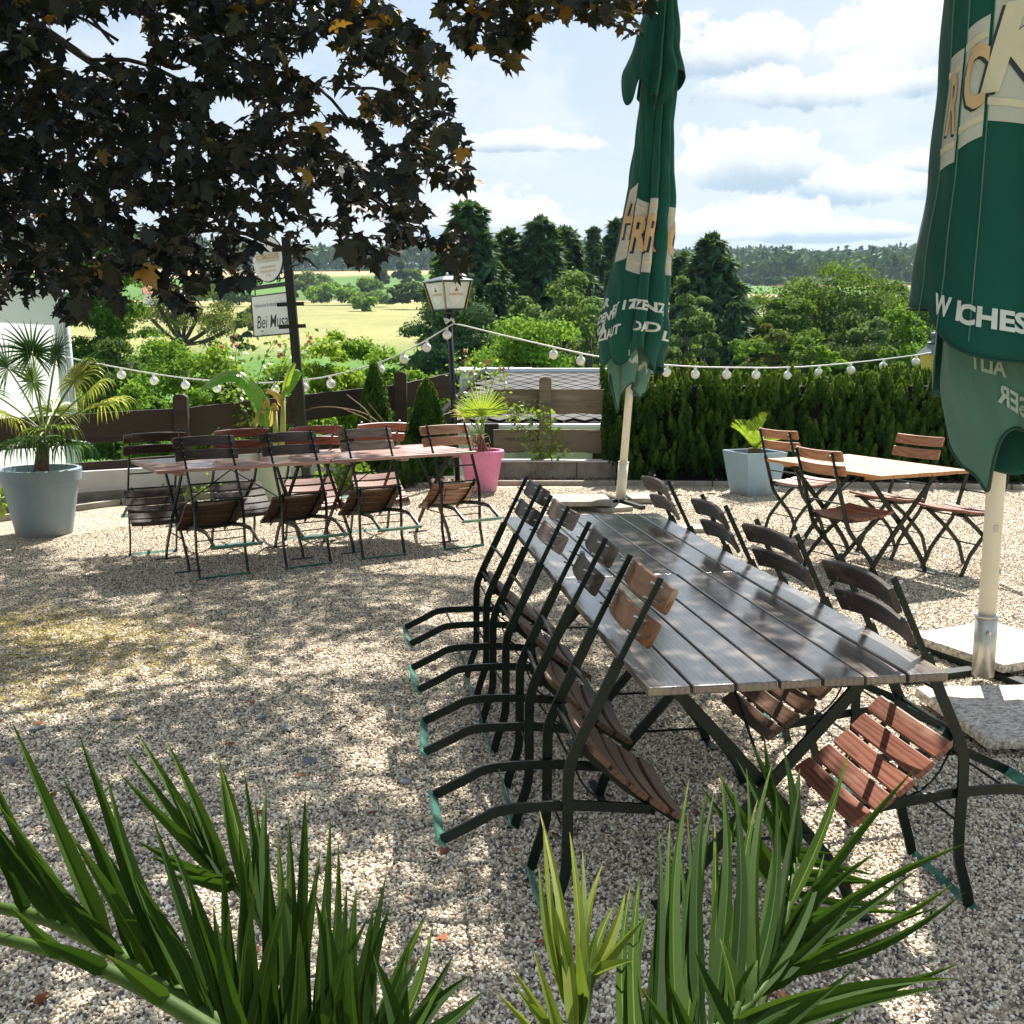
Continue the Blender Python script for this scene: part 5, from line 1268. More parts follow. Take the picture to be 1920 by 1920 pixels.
def signs():
    Y = 10.9; b = A(573, 790, Y); t = empty('sign_post', (b.x, Y, 0), (0, R(-3.0), 0)); tag(t, 'black steel sign post leaning slightly, holding the two pub signs', 'sign post')
    H = 2.72; mb = MB(); mb.box((-.045, -.03, -.3), (.045, .03, H)); mb.box((-.018, -.037, .0), (.018, -.031, H - .01)); mb.build('post', M['black'], t)
    ang = R(180 - 36)                    # the signs swing away behind the post to the left
    dx, dy = math.cos(ang), math.sin(ang)
    for z in (H - .13, 2.03, 1.80):
        mb = MB(); m_ = Matrix.Rotation(R(8), 4, 'Z'); mb.box((-.15, -.045, z - .02), (.13, -.038, z + .02), 0, m_); 
        mb.build('clamp', M['black'], t)
        for xx in (-.125, .105): q = MB(); q.tube([(xx, -.052, z), (xx, -.075, z)], .011, 6); q.build('bolt', M['black'], t)
    rot = Matrix.Rotation(ang - math.pi, 4, 'Z')    # sign plane: local x to the right end at the post
    def holder(nm, lab, cat): s = empty(nm, (b.x, Y, 0), (0, R(-3.0), ang - math.pi)); tag(s, lab, cat); return s
    # rectangular board hanging from an arm
    s = holder('hanging_sign', 'white rectangular pub sign on the post, reading Bei Musa', 'sign'); W, h = .60, .42; x1 = -.07; x0 = x1 - W; zt = 2.16; zb = zt - h
    mb = MB(); mb.box((x0, -.012, zb), (x1, .012, zt)); bd = mb.build('board', M['ivory'], s)
    for lo, hi in (((x0 - .012, -.016, zb - .012), (x1 + .012, .016, zb)), ((x0 - .012, -.016, zt), (x1 + .012, .016, zt + .012)), ((x0 - .012, -.016, zb), (x0, .016, zt)), ((x1, -.016, zb), (x1 + .012, .016, zt))):
        mb = MB(); mb.box(lo, hi); mb.build('frame', M['black'], s)
    flat_text('Italienische & deutsche Küche', .062, ((x0 + x1) / 2, -.0135, zt - .10), M['dgrey'], bd, .0, .0, wid=.70)
    flat_text('Bei Musa', .195, ((x0 + x1) / 2, -.0135, zt - .285), M['ink'], bd, .002, .25, wid=.72)
    # oval board standing on the arm, with scroll work
    s = holder('oval_sign', 'oval white brewery sign above the rectangular one, half hidden by leaves', 'sign')
    mb = MB(); mb.box((x0 - .08, -.02, zt + .075), (x1 + .06, .02, zt + .115)); mb.build('arm', M['black'], s)
    for xx in (x0 + .05, x1 - .05): mb = MB(); mb.tube([(xx, 0, zt + .012), (xx, 0, zt + .08)], .007, 6); mb.build('hook', M['black'], s)
    cx, cz, ow, oh = (x0 + x1) / 2 + .0, zt + .38, .235, .235
    mb = MB(); n = 44; pts = [(cx + ow * math.cos(2 * math.pi * k / n), cz + oh * math.sin(2 * math.pi * k / n)) for k in range(n)]
    mb.add([(x, -.012, z) for x, z in pts] + [(x, .012, z) for x, z in pts], [tuple(range(n)), tuple(range(2 * n - 1, n - 1, -1))] + [(i, i + n, (i + 1) % n + n, (i + 1) % n) for i in range(n)]); bd = mb.build('board', M['ivory'], s)
    mb = MB(); pr = [Vector((x, 0, z)) for x, z in pts]; mb.tube(pr + [pr[0]], .012, 6); mb.build('rim', M['black'], bd)
    mb = MB(); mb.box((cx - .19, -.0145, cz - .035), (cx + .19, -.0135, cz + .075)); mb.build('name_panel', M['cloth_cream'], bd)
    flat_text('SCHMUCKER', .070, (cx, -.0155, cz + .02), M['tan'], bd, .02, .1, wid=.88)
    flat_text('ODENWÄLDER', .036, (cx, -.0140, cz - .085), M['tan'], bd); flat_text('SPEZIALITÄTEN', .036, (cx, -.0140, cz - .13), M['tan'], bd); flat_text('17 80', .034, (cx, -.0140, cz - .175), M['tan'], bd)
    for sx in (-1, 1):
        for k, (r0, cxx, czz) in enumerate(((.065, .21, -.18), (.05, .285, -.08), (.035, .15, -.225))):
            mb = MB(); pts = []
            for i in range(26): a = i * .34; rr = r0 * (1 - i / 30); pts.append((cx + sx * (cxx + rr * math.cos(a + 1.2)), 0, cz + czz + rr * math.sin(a + 1.2)))
            mb.tube(pts, .0085, 6); mb.build('scroll', M['black'], s, smooth=True)
signs()

def bulbs_string():
    path = [(-60, 628, 12.0), (0, 640, 12.1), (100, 664, 12.3), (163, 678, 12.4), (227, 690, 12.4), (288, 701, 12.4), (347, 709, 12.3), (420, 716, 12.2), (480, 718, 12.1), (540, 716, 12.0), (620, 706, 12.0), (713, 680, 11.9), (757, 660, 11.9), (800, 638, 11.9), (846, 609, 11.85),
            (852, 606, 11.85), (940, 628, 11.7), (1038, 651, 11.6), (1115, 668, 11.5), (1200, 681, 11.6), (1304, 688, 11.8), (1363, 689, 11.9), (1478, 690, 12.1), (1596, 681, 12.3), (1718, 666, 12.8), (1745, 661, 13.0)]
    P = [A(*p) for p in path]; t = empty('string_lights', P[14]); tag(t, 'white cable with round white bulbs strung from the house over the lamp post', 'string lights')
    o = P[14]; Q = chaikin([p - o for p in P], 1); mb = MB(); mb.tube(Q, .0085, 6); mb.build('cable', M['white_cable'], t, smooth=True)
    mb0 = None; xs = [163, 227, 288, 347, 406, 462, 516, 570, 620, 713, 757, 800, 838, 1038, 1089, 1152, 1250, 1304, 1363, 1418, 1478, 1536, 1596, 1657, 1718]
    bm = bmesh.new(); bmesh.ops.create_uvsphere(bm, u_segments=20, v_segments=14, radius=.052); me = bpy.data.meshes.new('bulb'); bm.to_mesh(me); bm.free(); me.materials.append(M['bulb']); me.polygons.foreach_set('use_smooth', [True] * len(me.polygons))
    sk = MB(); sk.tube([(0, 0, .045), (0, 0, .082)], .018, 8); skm = None
    for x in xs:
        for (a, b) in zip(path, path[1:]):
            if a[0] <= x <= b[0]: u = (x - a[0]) / max(1, b[0] - a[0]); p = A(a[0] + (b[0] - a[0]) * u, a[1] + (b[1] - a[1]) * u, a[2] + (b[2] - a[2]) * u); break
        ob = bpy.data.objects.new('bulb', me); COL.objects.link(ob); ob.parent = t; ob.location = p - o - Vector((0, 0, .085)); ob.rotation_euler = (random.uniform(-.1, .1), random.uniform(-.1, .1), 0)
        if skm is None: so = sk.build('socket', M['white_plastic'], ob); skm = so.data
        else: so = bpy.data.objects.new('socket', skm); COL.objects.link(so); so.parent = ob
bulbs_string()

# ============================================================ POTS AND THEIR PLANTS
def round_pot(loc, rt_, rb, h, m, label, name='planter', rim=.10, grp='garden planters'):
    t = empty(name, loc); tag(t, label, 'planter', grp); mb = MB()
    mb.lathe([(0.001, 0), (rb, 0), (rb + (rt_ - rb) * .86 - .008, h - rim), (rt_, h - rim + .004), (rt_ + .006, h - .008), (rt_, h), (rt_ - .03, h), (rt_ - .035, h - .05), (rt_ - .05, h - .07)], 56)
    b = mb.build('pot', m, t, smooth=True); es = b.modifiers.new('edges', 'EDGE_SPLIT'); es.split_angle = R(35)
    mb = MB(); mb.lathe([(.001, h - .055), (rt_ * .5, h - .06), (rt_ - .034, h - .065)], 40); mb.build('soil', M['soil'], t, smooth=True); return t
def square_pot(loc, wt, wb, h, m, label, yaw=0, name='planter'):
    t = empty(name, loc, (0, 0, yaw)); tag(t, label, 'planter', 'garden planters'); mb = MB(); a, b = wb / 2, wt / 2; i = b - .02
    vs = [(-a, -a, 0), (a, -a, 0), (a, a, 0), (-a, a, 0), (-b, -b, h), (b, -b, h), (b, b, h), (-b, b, h), (-i, -i, h), (i, -i, h), (i, i, h), (-i, i, h), (-i, -i, h - .06), (i, -i, h - .06), (i, i, h - .06), (-i, i, h - .06)]
    fs = [(3, 2, 1, 0)]; 
    for L_ in (0, 4, 8): fs += [(L_ + j, L_ + (j + 1) % 4, L_ + 4 + (j + 1) % 4, L_ + 4 + j) for j in range(4)]
    mb.add(vs, fs); mb.build('pot', m, t); mb = MB(); mb.add([(-i, -i, h - .055), (i, -i, h - .055), (i, i, h - .055), (-i, i, h - .055)], [(0, 1, 2, 3)]); mb.build('soil', M['soil'], t); return t

def blade_mesh(mb, base, dirv, side, L, w, droop, seg=6, tint=0, fold=.25, bend_at=.55, tipw=0.0):
    """narrow folded leaf blade drooping towards its tip"""
    dirv = Vector(dirv).normalized(); side = Vector(side).normalized(); up = side.cross(dirv).normalized(); p = Vector(base); vs = []; d = dirv.copy()
    for i in range(seg + 1):
        u = i / seg; ww = w * (math.sin(math.pi * min(1, .12 + u * .88)) ** .6) * (1 - u * .55) if u < 1 else tipw
        ww = max(ww, .0008)
        vs += [p - side * ww / 2, p + up * (-fold * ww * .5), p + side * ww / 2]
        k = droop * max(0, (u - bend_at * .5)) * 2.2 / seg; d = (d + Vector((0, 0, -k))).normalized(); p = p + d * (L / seg)
    fs = []
    for i in range(seg): a = i * 3; fs += [(a, a + 1, a + 4, a + 3), (a + 1, a + 2, a + 5, a + 4)]
    mb.add(vs, fs, tint)
def fan_leaf(parent, root, hub, R_, mt, nseg=30, spread=300, droop=.8, w=.022, seed=0, name='fan_leaf', up_hint=None, tmin=.2, tmax=.9):
    rg = random.Random(seed); root = Vector(root); hub = Vector(hub); ax = (hub - root).normalized()
    side = ax.cross(Vector((0, 0, 1)))
    if side.length < .1: side = Vector((1, 0, 0))
    side.normalize()
    if up_hint is not None: side = Vector(up_hint)
    mb = MB(); mid = root.lerp(hub, .55) + Vector((0, 0, .06 * (hub - root).length)); 
    base_t = rg.uniform(tmin, tmax)
    for i in range(nseg):
        a = R(-spread / 2 + spread * i / (nseg - 1)); d = ax * math.cos(a) + side * math.sin(a); d += Vector((0, 0, rg.uniform(-.05, .05))); s2 = (-ax * math.sin(a) + side * math.cos(a))
        L = R_ * (1 - .25 * abs(a) / math.pi) * rg.uniform(.85, 1.05)
        blade_mesh(mb, hub, d, s2, L, w * rg.uniform(.8, 1.1), droop * (2.4 if droop >= .9 else 1.2) * rg.uniform(.6, 1.5), 8, min(1, max(0, base_t + rg.uniform(-.2, .2))), .5)
    o = mb.build(name, mt, parent); st = MB(); st.tube(chaikin([root, mid, hub], 2), .008, 6, scales=None); st.build('petiole', M['stem'], o, smooth=True); return o
M['fan'] = m_leaf('fan_palm_leaf', [(.012, .04, .012), (.035, .09, .02), (.14, .20, .025), (.34, .36, .05)], .4, .35, [(.02, .10, .01), (.08, .22, .02), (.30, .42, .03), (.6, .6, .08)])
M['fan_lime'] = m_leaf('lime_fan_leaf', [(.14, .28, .02), (.28, .40, .03), (.48, .48, .06)], .4, .45)
M['trunk_fibre'] = m_plain('palm_fibre', (.20, .13, .08), .9, (.06, .04, .025), 30, .9)

def left_palm():
    o = Vector((-3.92, 8.37, 0)); o = G(84, 1000); o.z = 0
    round_pot(o, .325, .225, .565, M['grey_pot'], 'big blue grey round planter on the left holding the fan palm', rim=.105)
    t = empty('fan_palm', o + Vector((0, 0, .50))); tag(t, 'fan palm with drooping yellowed leaves in the big blue grey planter', 'palm', 'potted palms')
    S = 8.4 / FPX
    def q(px, py, dy=0): p = A(px, py, o.y + dy); return p - t.location
    crown = q(84, 812); mb = MB(); mb.tube([(0, 0, -.02), crown * .5, crown + Vector((0, 0, .03))], .055, 12, scales=[1.2, 1, .8]); mb.build('trunk', M['trunk_fibre'], t, smooth=True)
    L = [((62, 716), 0, .36, 300, .25, .35, .5), ((190, 758), -.1, .40, 270, 2.6, .75, 1), ((140, 712), .25, .44, 290, 2.4, .75, 1), ((165, 735), .1, .34, 250, 2.6, .7, 1), ((150, 700), .3, .34, 240, .9, .2, .5), ((15, 690), .1, .45, 280, .6, .0, .35), ((10, 775), -.1, .40, 270, 2.4, .7, 1), ((75, 818), -.30, .42, 290, 3.2, .05, .45),
         ((120, 828), -.22, .40, 270, 3.4, .1, .5), ((40, 826), -.2, .40, 270, 3.4, .1, .5), ((95, 800), -.34, .42, 280, 3.4, .2, .8), ((60, 660), .2, .34, 300, .8, .0, .3), ((105, 668), .0, .32, 280, .9, 0, .25), ((100, 770), .35, .38, 280, 1.8, .6, .95), ((-30, 730), .2, .40, 260, 1.2, .1, .5)]
    for i, ((px_, py_), dy, rr, sp, dr, t0, t1) in enumerate(L): fan_leaf(t, crown, q(px_, py_, dy), rr, M['fan'], 30, sp, dr, .024, i, 'fan_leaf', None, t0, t1)
left_palm()
def pink_palm():
    o = G(903, 921); o.z = 0; round_pot(o, .245, .165, .46, M['pink_pot'], 'pink round planter with a small bright palm at the end of the red tables', rim=.09)
    t = empty('small_palm', o + Vector((0, 0, .40))); tag(t, 'small bright lime fan palm in the pink planter', 'palm', 'potted palms')
    def q(px, py, dy=0): return A(px, py, o.y + dy) - t.location
    c = q(902, 815); mb = MB(); mb.tube([(0, 0, 0), c * .6, c], .04, 10, scales=[1, 1.1, .6]); mb.build('trunk', M['trunk_fibre'], t, smooth=True)
    mb = MB(); rg = random.Random(3)
    for i in range(26): a = rg.random() * 6.28; z = rg.uniform(.1, 1) * c.z; mb.tube([(.03 * math.cos(a), .03 * math.sin(a), z), (.08 * math.cos(a), .08 * math.sin(a), z + .02), (.10 * math.cos(a), .10 * math.sin(a), z - .06)], .006, 4)
    mb.build('dead_sheaths', M['dry'], t)
    for i, ((px_, py_), dy, rr, sp, dr) in enumerate([((903, 778), -.05, .36, 190, .15), ((912, 775), .1, .34, 170, .2), ((888, 782), .05, .32, 170, .3)]):
        fan_leaf(t, c, q(px_, py_, dy), rr, M['fan_lime'], 24, sp, dr, .020, 30 + i, 'fan_leaf', (1, 0, 0), .3, .8)
    fan_leaf(t, c, q(868, 780, 0), .20, M['fan_dry'], 16, 200, 1.6, .018, 36, 'withered_leaf', None, .6, .9)
M['fan_dry'] = m_leaf('withered_leaf', [(.34, .22, .05), (.55, .38, .10), (.62, .46, .16)], .6, .4, [(.7, .5, .1), (.8, .6, .2)])
pink_palm()
def pinnate(parent, pts, nl, L, w, mt, seed, name='frond', droop=.3, ang=55, lift=.25, tint=(.2, .9)):
    rg = random.Random(seed); P = chaikin([Vector(p) for p in pts], 2); mb = MB(); n = len(P)
    tot = sum((b - a).length for a, b in zip(P, P[1:]))
    for i in range(nl):
        u = .12 + .88 * i / (nl - 1); k = u * (n - 1); j = min(n - 2, int(k)); p = P[j].lerp(P[j + 1], k - j); d = (P[j + 1] - P[j]).normalized()
        side = d.cross(Vector((0, 0, 1)))
        if side.length < .2: side = Vector((1, 0, 0))
        side.normalize(); up = side.cross(d)
        l = L * math.sin(math.pi * min(.97, .15 + .8 * u)) ** .7
        for s in (-1, 1):
            a = R(ang * (1 - .55 * u) + rg.uniform(-5, 5)); dv = d * math.cos(a) + side * s * math.sin(a) + up * lift
            blade_mesh(mb, p, dv, d, l, w, droop, 4, rg.uniform(*tint), .4)
    mb.build(name, mt, parent); f = parent.children[-1] if False else None
    return mb
def cycad():
    o = G(1412, 926); o.z = 0; t0 = square_pot(o, .50, .36, .47, M['lblue_pot'], 'pale blue square planter with a cycad before the hedge', R(20))
    t = empty('cycad', o + Vector((0, 0, .42))); tag(t, 'bright yellow green cycad rosette in the pale blue planter', 'cycad')
    mb = MB(); mb.tube([(0, 0, -.03), (0, 0, .08)], .07, 12); mb.build('trunk', M['trunk_fibre'], t)
    for i in range(22):
        a = i * 2.4; el = R(25 + 50 * ((i * .618) % 1)); L = .40 * random.uniform(.85, 1.1); d = Vector((math.cos(a) * math.cos(el), math.sin(a) * math.cos(el), math.sin(el)))
        p0 = Vector((0, 0, .06)); pts = [p0, p0 + d * L * .5, p0 + d * L * .85 + Vector((0, 0, -.01)), p0 + d * L + Vector((d.x * .03, d.y * .03, -.03))]
        pinnate(t, pts, 22, .085, .012, M['fan_lime'], i, 'frond', .1, 50, .35, (.0, .9))
cycad()
def banana():
    o = G(514, 944); o.z = 0; round_pot(o, .20, .14, .44, M['pale_pot'], 'pale green planter with the banana plant behind the red tables', rim=.07)
    t = empty('banana_plant', o + Vector((0, 0, .38))); tag(t, 'banana plant with one big torn arching leaf and withered leaves in the pale planter', 'banana plant')
    def q(px, py, dy=0): return A(px, py, o.y + dy) - t.location
    for (a, b) in (((505, 900), (497, 800)), ((530, 900), (531, 735)), ((518, 900), (516, 770))):
        mb = MB(); mb.tube([(q(*a).x * .5, 0, 0), q((a[0] + b[0]) / 2, (a[1] + b[1]) / 2), q(*b)], .030, 10, scales=[1.3, 1, .7]); mb.build('stem', M['stem_y'], t, smooth=True)
    def big_leaf(path, W, mt, name, fold=.25, seg=26, up=Vector((0, -.5, 1)), tear=True):
        P = chaikin([q(*p) for p in path], 3); n = len(P); mb = MB(); vs = []; ww = []
        for i, p in enumerate(P):
            u = i / (n - 1); w = W * math.sin(math.pi * min(1, .08 + .92 * u)) ** .55 * (1 if u < .97 else .4); d = (P[min(i + 1, n - 1)] - P[max(0, i - 1)]).normalized(); s = d.cross(up).normalized(); nn = s.cross(d)
            j = .9 + .2 * random.random() * tear
            vs += [p - s * w * j + nn * (-fold * w), p - s * w * .5 + nn * .0, p, p + s * w * .5, p + s * w * j + nn * (-fold * w)]
        for i in range(n - 1):
            for k in range(4):
                a = i * 5 + k; mb.add([vs[a], vs[a + 1], vs[a + 6], vs[a + 5]], [(0, 1, 2, 3)], .35 + .3 * random.random() * (i % 3 == 0))
        o_ = mb.build(name, mt, t); rb = MB(); rb.tube(P, .006, 6); rb.build('midrib', M['stem_y'], o_)
    big_leaf([(500, 800), (490, 745, 0), (462, 705, -.05), (430, 696, -.1), (400, 710, -.12), (378, 728, -.1)], .105, M['banana'], 'leaf', .5)
    big_leaf([(531, 740), (545, 715, .05), (556, 690, .1), (562, 700, .15)], .07, M['banana'], 'leaf', .3)
    big_leaf([(531, 740), (540, 700, .0), (552, 680, .02)], .045, M['fan_lime'], 'young_leaf', .3)
    for i, (a, b, c) in enumerate([((500, 770), (484, 765), (478, 800)), ((505, 760), (495, 742), (488, 790)), ((520, 770), (512, 750), (505, 800)), ((531, 760), (520, 735), (500, 730))]):
        big_leaf([a, b, c], .035, M['fan_dry'], 'withered_leaf', .9)
M['stem_y'] = m_plain('yellow_green_stem', (.38, .40, .10), .5, (.24, .24, .06), 14)
M['banana'] = m_leaf('banana_leaf', [(.06, .20, .03), (.10, .30, .04), (.24, .38, .05)], .35, .45, [(.2, .5, .05), (.35, .6, .06)])
banana()
M['rose_leaf'] = m_leaf('rose_leaf', [(.06, .13, .02), (.14, .26, .03), (.28, .36, .06)], .4, .4)
M['petal'] = m_leaf('pink_petal', [(.42, .12, .14), (.55, .24, .24), (.30, .07, .06)], .5, .3, [(.7, .3, .3), (.6, .2, .2)])
def rose(pts_list, Y, label, seed, n_leaf=60, spread=.12, flowers=6, root=None, cat='rose bush', leaf=.045, thick=.006, woody='stem'):
    """thin arching canes (pixel polylines set at distance Y) with small leaves and a few blooms"""
    rg = np.random.default_rng(seed); r0 = pts_list[0][0]; p0 = A(r0[0], r0[1], Y); t = empty('rose_bush', (p0.x, Y, p0.z)); tag(t, label, cat, 'roses along the fence')
    P = []; fl = []
    for i, pl in enumerate(pts_list):
        dy = rg.uniform(-.12, .12); q = chaikin([A(p[0], p[1], Y + dy * k / len(pl)) - t.location for k, p in enumerate(pl)], 2); mb = MB(); mb.tube(q, thick, 5, scales=list(np.linspace(1, .4, len(q)))); mb.build('cane', M[woody], t)
        for k in range(n_leaf):
            u = rg.random() ** .6; p = q[int(u * (len(q) - 1))]; P.append(np.array(p) + rg.normal(size=3) * spread * .5)
        fl.append(q[-1])
    if P: P = np.array(P); cards('leaves', P, rg.normal(size=P.shape) + np.array([0, -.3, .8]), leaf * rg.uniform(.7, 1.3, len(P)), [(0, -.5, 0), (.36, 0, .04), (0, .55, -.05), (-.36, 0, .04)], F_LEAF, M['rose_leaf'], t)
    for k in range(flowers):
        c = fl[k % len(fl)] + Vector(rg.normal(size=3) * .045); d = rg.normal(size=(16, 3)); d /= np.linalg.norm(d, axis=1, keepdims=True)
        cards('bloom', np.array(c) + d * .016, d, .03, [(0, -.5, 0), (.45, 0, .15), (0, .5, 0), (-.45, 0, .15)], F_LEAF, M['petal'], t)
rose([[(470, 800), (455, 740), (440, 680), (445, 640)], [(472, 800), (480, 720), (500, 660), (515, 640)], [(468, 790), (440, 740), (420, 700), (432, 660)], [(474, 800), (500, 740), (530, 690), (545, 660)], [(480, 790), (515, 720), (560, 660), (590, 640)]], 11.3, 'tall rose bush climbing in front of the rectangular sign', 1, 90, .20, 10, leaf=.06)
rose([[(880, 790), (885, 740), (890, 700), (870, 680)], [(890, 800), (915, 740), (930, 700), (915, 690)], [(900, 800), (935, 760), (950, 720), (940, 690)], [(880, 790), (870, 740), (850, 690), (880, 665)]], 12.2, 'rose canes with small leaves round the foot of the lamp post', 2, 60, .15, 7, leaf=.055)
rose([[(950, 770), (980, 800), (1010, 830), (1030, 860)], [(950, 770), (1000, 790), (1040, 820), (1050, 850)], [(960, 780), (990, 820), (1000, 850), (1022, 875)], [(955, 775), (1000, 775), (1035, 790)]], 12.35, 'trailing rose hanging down over the weathered fence boards', 3, 95, .13, 0, leaf=.055)
rose([[(760, 845), (720, 800), (680, 770), (600, 760), (560, 775)], [(755, 840), (700, 790), (640, 765)], [(700, 800), (690, 770), (650, 740)], [(720, 790), (690, 755)]], 10.9, 'bare arching branches over the red tables in front of the dark fence', 4, 0, .2, 0, cat='dead branch', woody='dry', thick=.010)
rose([[(420, 800), (430, 770), (455, 745), (440, 730)], [(430, 800), (460, 790), (500, 775)], [(415, 800), (400, 780), (430, 745), (420, 735)]], 11.2, 'thin pale stems with a few leaves before the dark fence board', 5, 14, .1, 0, leaf=.06)
rose([[(640, 925), (630, 900), (612, 880)], [(645, 925), (650, 895), (660, 870)], [(650, 925), (665, 900), (690, 890)], [(645, 925), (640, 890), (640, 868)]], 11.0, 'leafy low plant in the bed seen under the red tables', 6, 70, .16, 0, leaf=.08, cat='garden plant')
rose([[(300, 945), (310, 925), (330, 915)], [(320, 945), (345, 930), (360, 915)], [(370, 925), (385, 915), (400, 905)]], 10.4, 'yellowish weeds growing at the foot of the low wall', 7, 30, .1, 0, leaf=.05, cat='weeds')
rose([[(2, 960), (4, 930), (8, 915)], [(2, 960), (10, 945), (14, 925)]], 8.9, 'light green leaves at the left edge beside the big planter', 8, 10, .06, 0, leaf=.09, cat='garden plant')
def bed_litter():
    rg = np.random.default_rng(12); P = []
    for i in range(2600):
        k = rg.integers(0, len(KERB) - 1); a, b = KERB[k], KERB[k + 1]; u = rg.random(); x = a[0] + (b[0] - a[0]) * u; y = a[1] + (b[1] - a[1]) * u + rg.uniform(.08, .75)
        if x > 1.3 and rg.random() < .7: continue
        P.append((x, y, .004 + rg.random() * .02))
    P = np.array(P); Nn = rg.normal(size=P.shape) * .5 + np.array([0, 0, 1]); o = cards('bark_mulch', P, Nn, rg.uniform(.03, .075, len(P)), T_LEAF, F_LEAF, M['mulch'], None)
    tag(o, 'bark chips and dry leaves on the planting bed behind the kerb', 'mulch', kind='stuff')
M['mulch'] = m_leaf('bark_chips', [(.10, .05, .035), (.30, .18, .13), (.48, .36, .28)], .8, .05)
bed_litter()

def straw():
    rg = np.random.default_rng(14); P = []
    for (cx, cy, rx, ry, n) in ((120, 1190, 300, 50, 1900), (40, 1290, 220, 60, 700), (250, 1240, 240, 50, 500), (60, 1160, 260, 30, 400)):
        x = cx + rg.normal(size=n) * rx * .5; y = cy + rg.normal(size=n) * ry * .5
        P += [tuple(G(a, b_, .004)) for a, b_ in zip(x, y)]
    P = np.array(P); P[:, 2] += rg.random(len(P)) * .012; Nn = rg.normal(size=P.shape) * .35 + np.array([0, 0, 1])
    o = cards('dry_grass', P, Nn, rg.uniform(.03, .07, len(P)), [(0, -.5, 0), (.05, 0, .05), (0, .5, 0), (-.05, 0, .05)], F_LEAF, M['straw'], None)
    tag(o, 'yellow dry grass and moss scattered on the gravel at the left', 'dry grass', kind='stuff')
    rg = random.Random(4); n = 0
    k = 70; x = np.random.default_rng(5).uniform(0, 1500, k); y = np.random.default_rng(6).uniform(1100, 1880, k); P = np.array([tuple(G(a, b_, .013)) for a, b_ in zip(x, y)])
    tpl, tf = maple_template(); r2 = np.random.default_rng(7)
    o = cards('fallen_leaves', P, r2.normal(size=P.shape) * .3 + np.array([0, 0, 1]), r2.uniform(.02, .045, k), tpl, tf, M['fallen'], None); tag(o, 'small reddish dead leaves scattered over the gravel', 'leaf litter', kind='stuff')
M['straw'] = m_leaf('dry_straw', [(.35, .27, .10), (.55, .44, .18), (.62, .52, .22)], .8, .2, None, .1)
M['fallen'] = m_leaf('dead_leaf', [(.10, .03, .02), (.28, .09, .05), (.45, .22, .12)], .7, .1, None, .1)
straw()

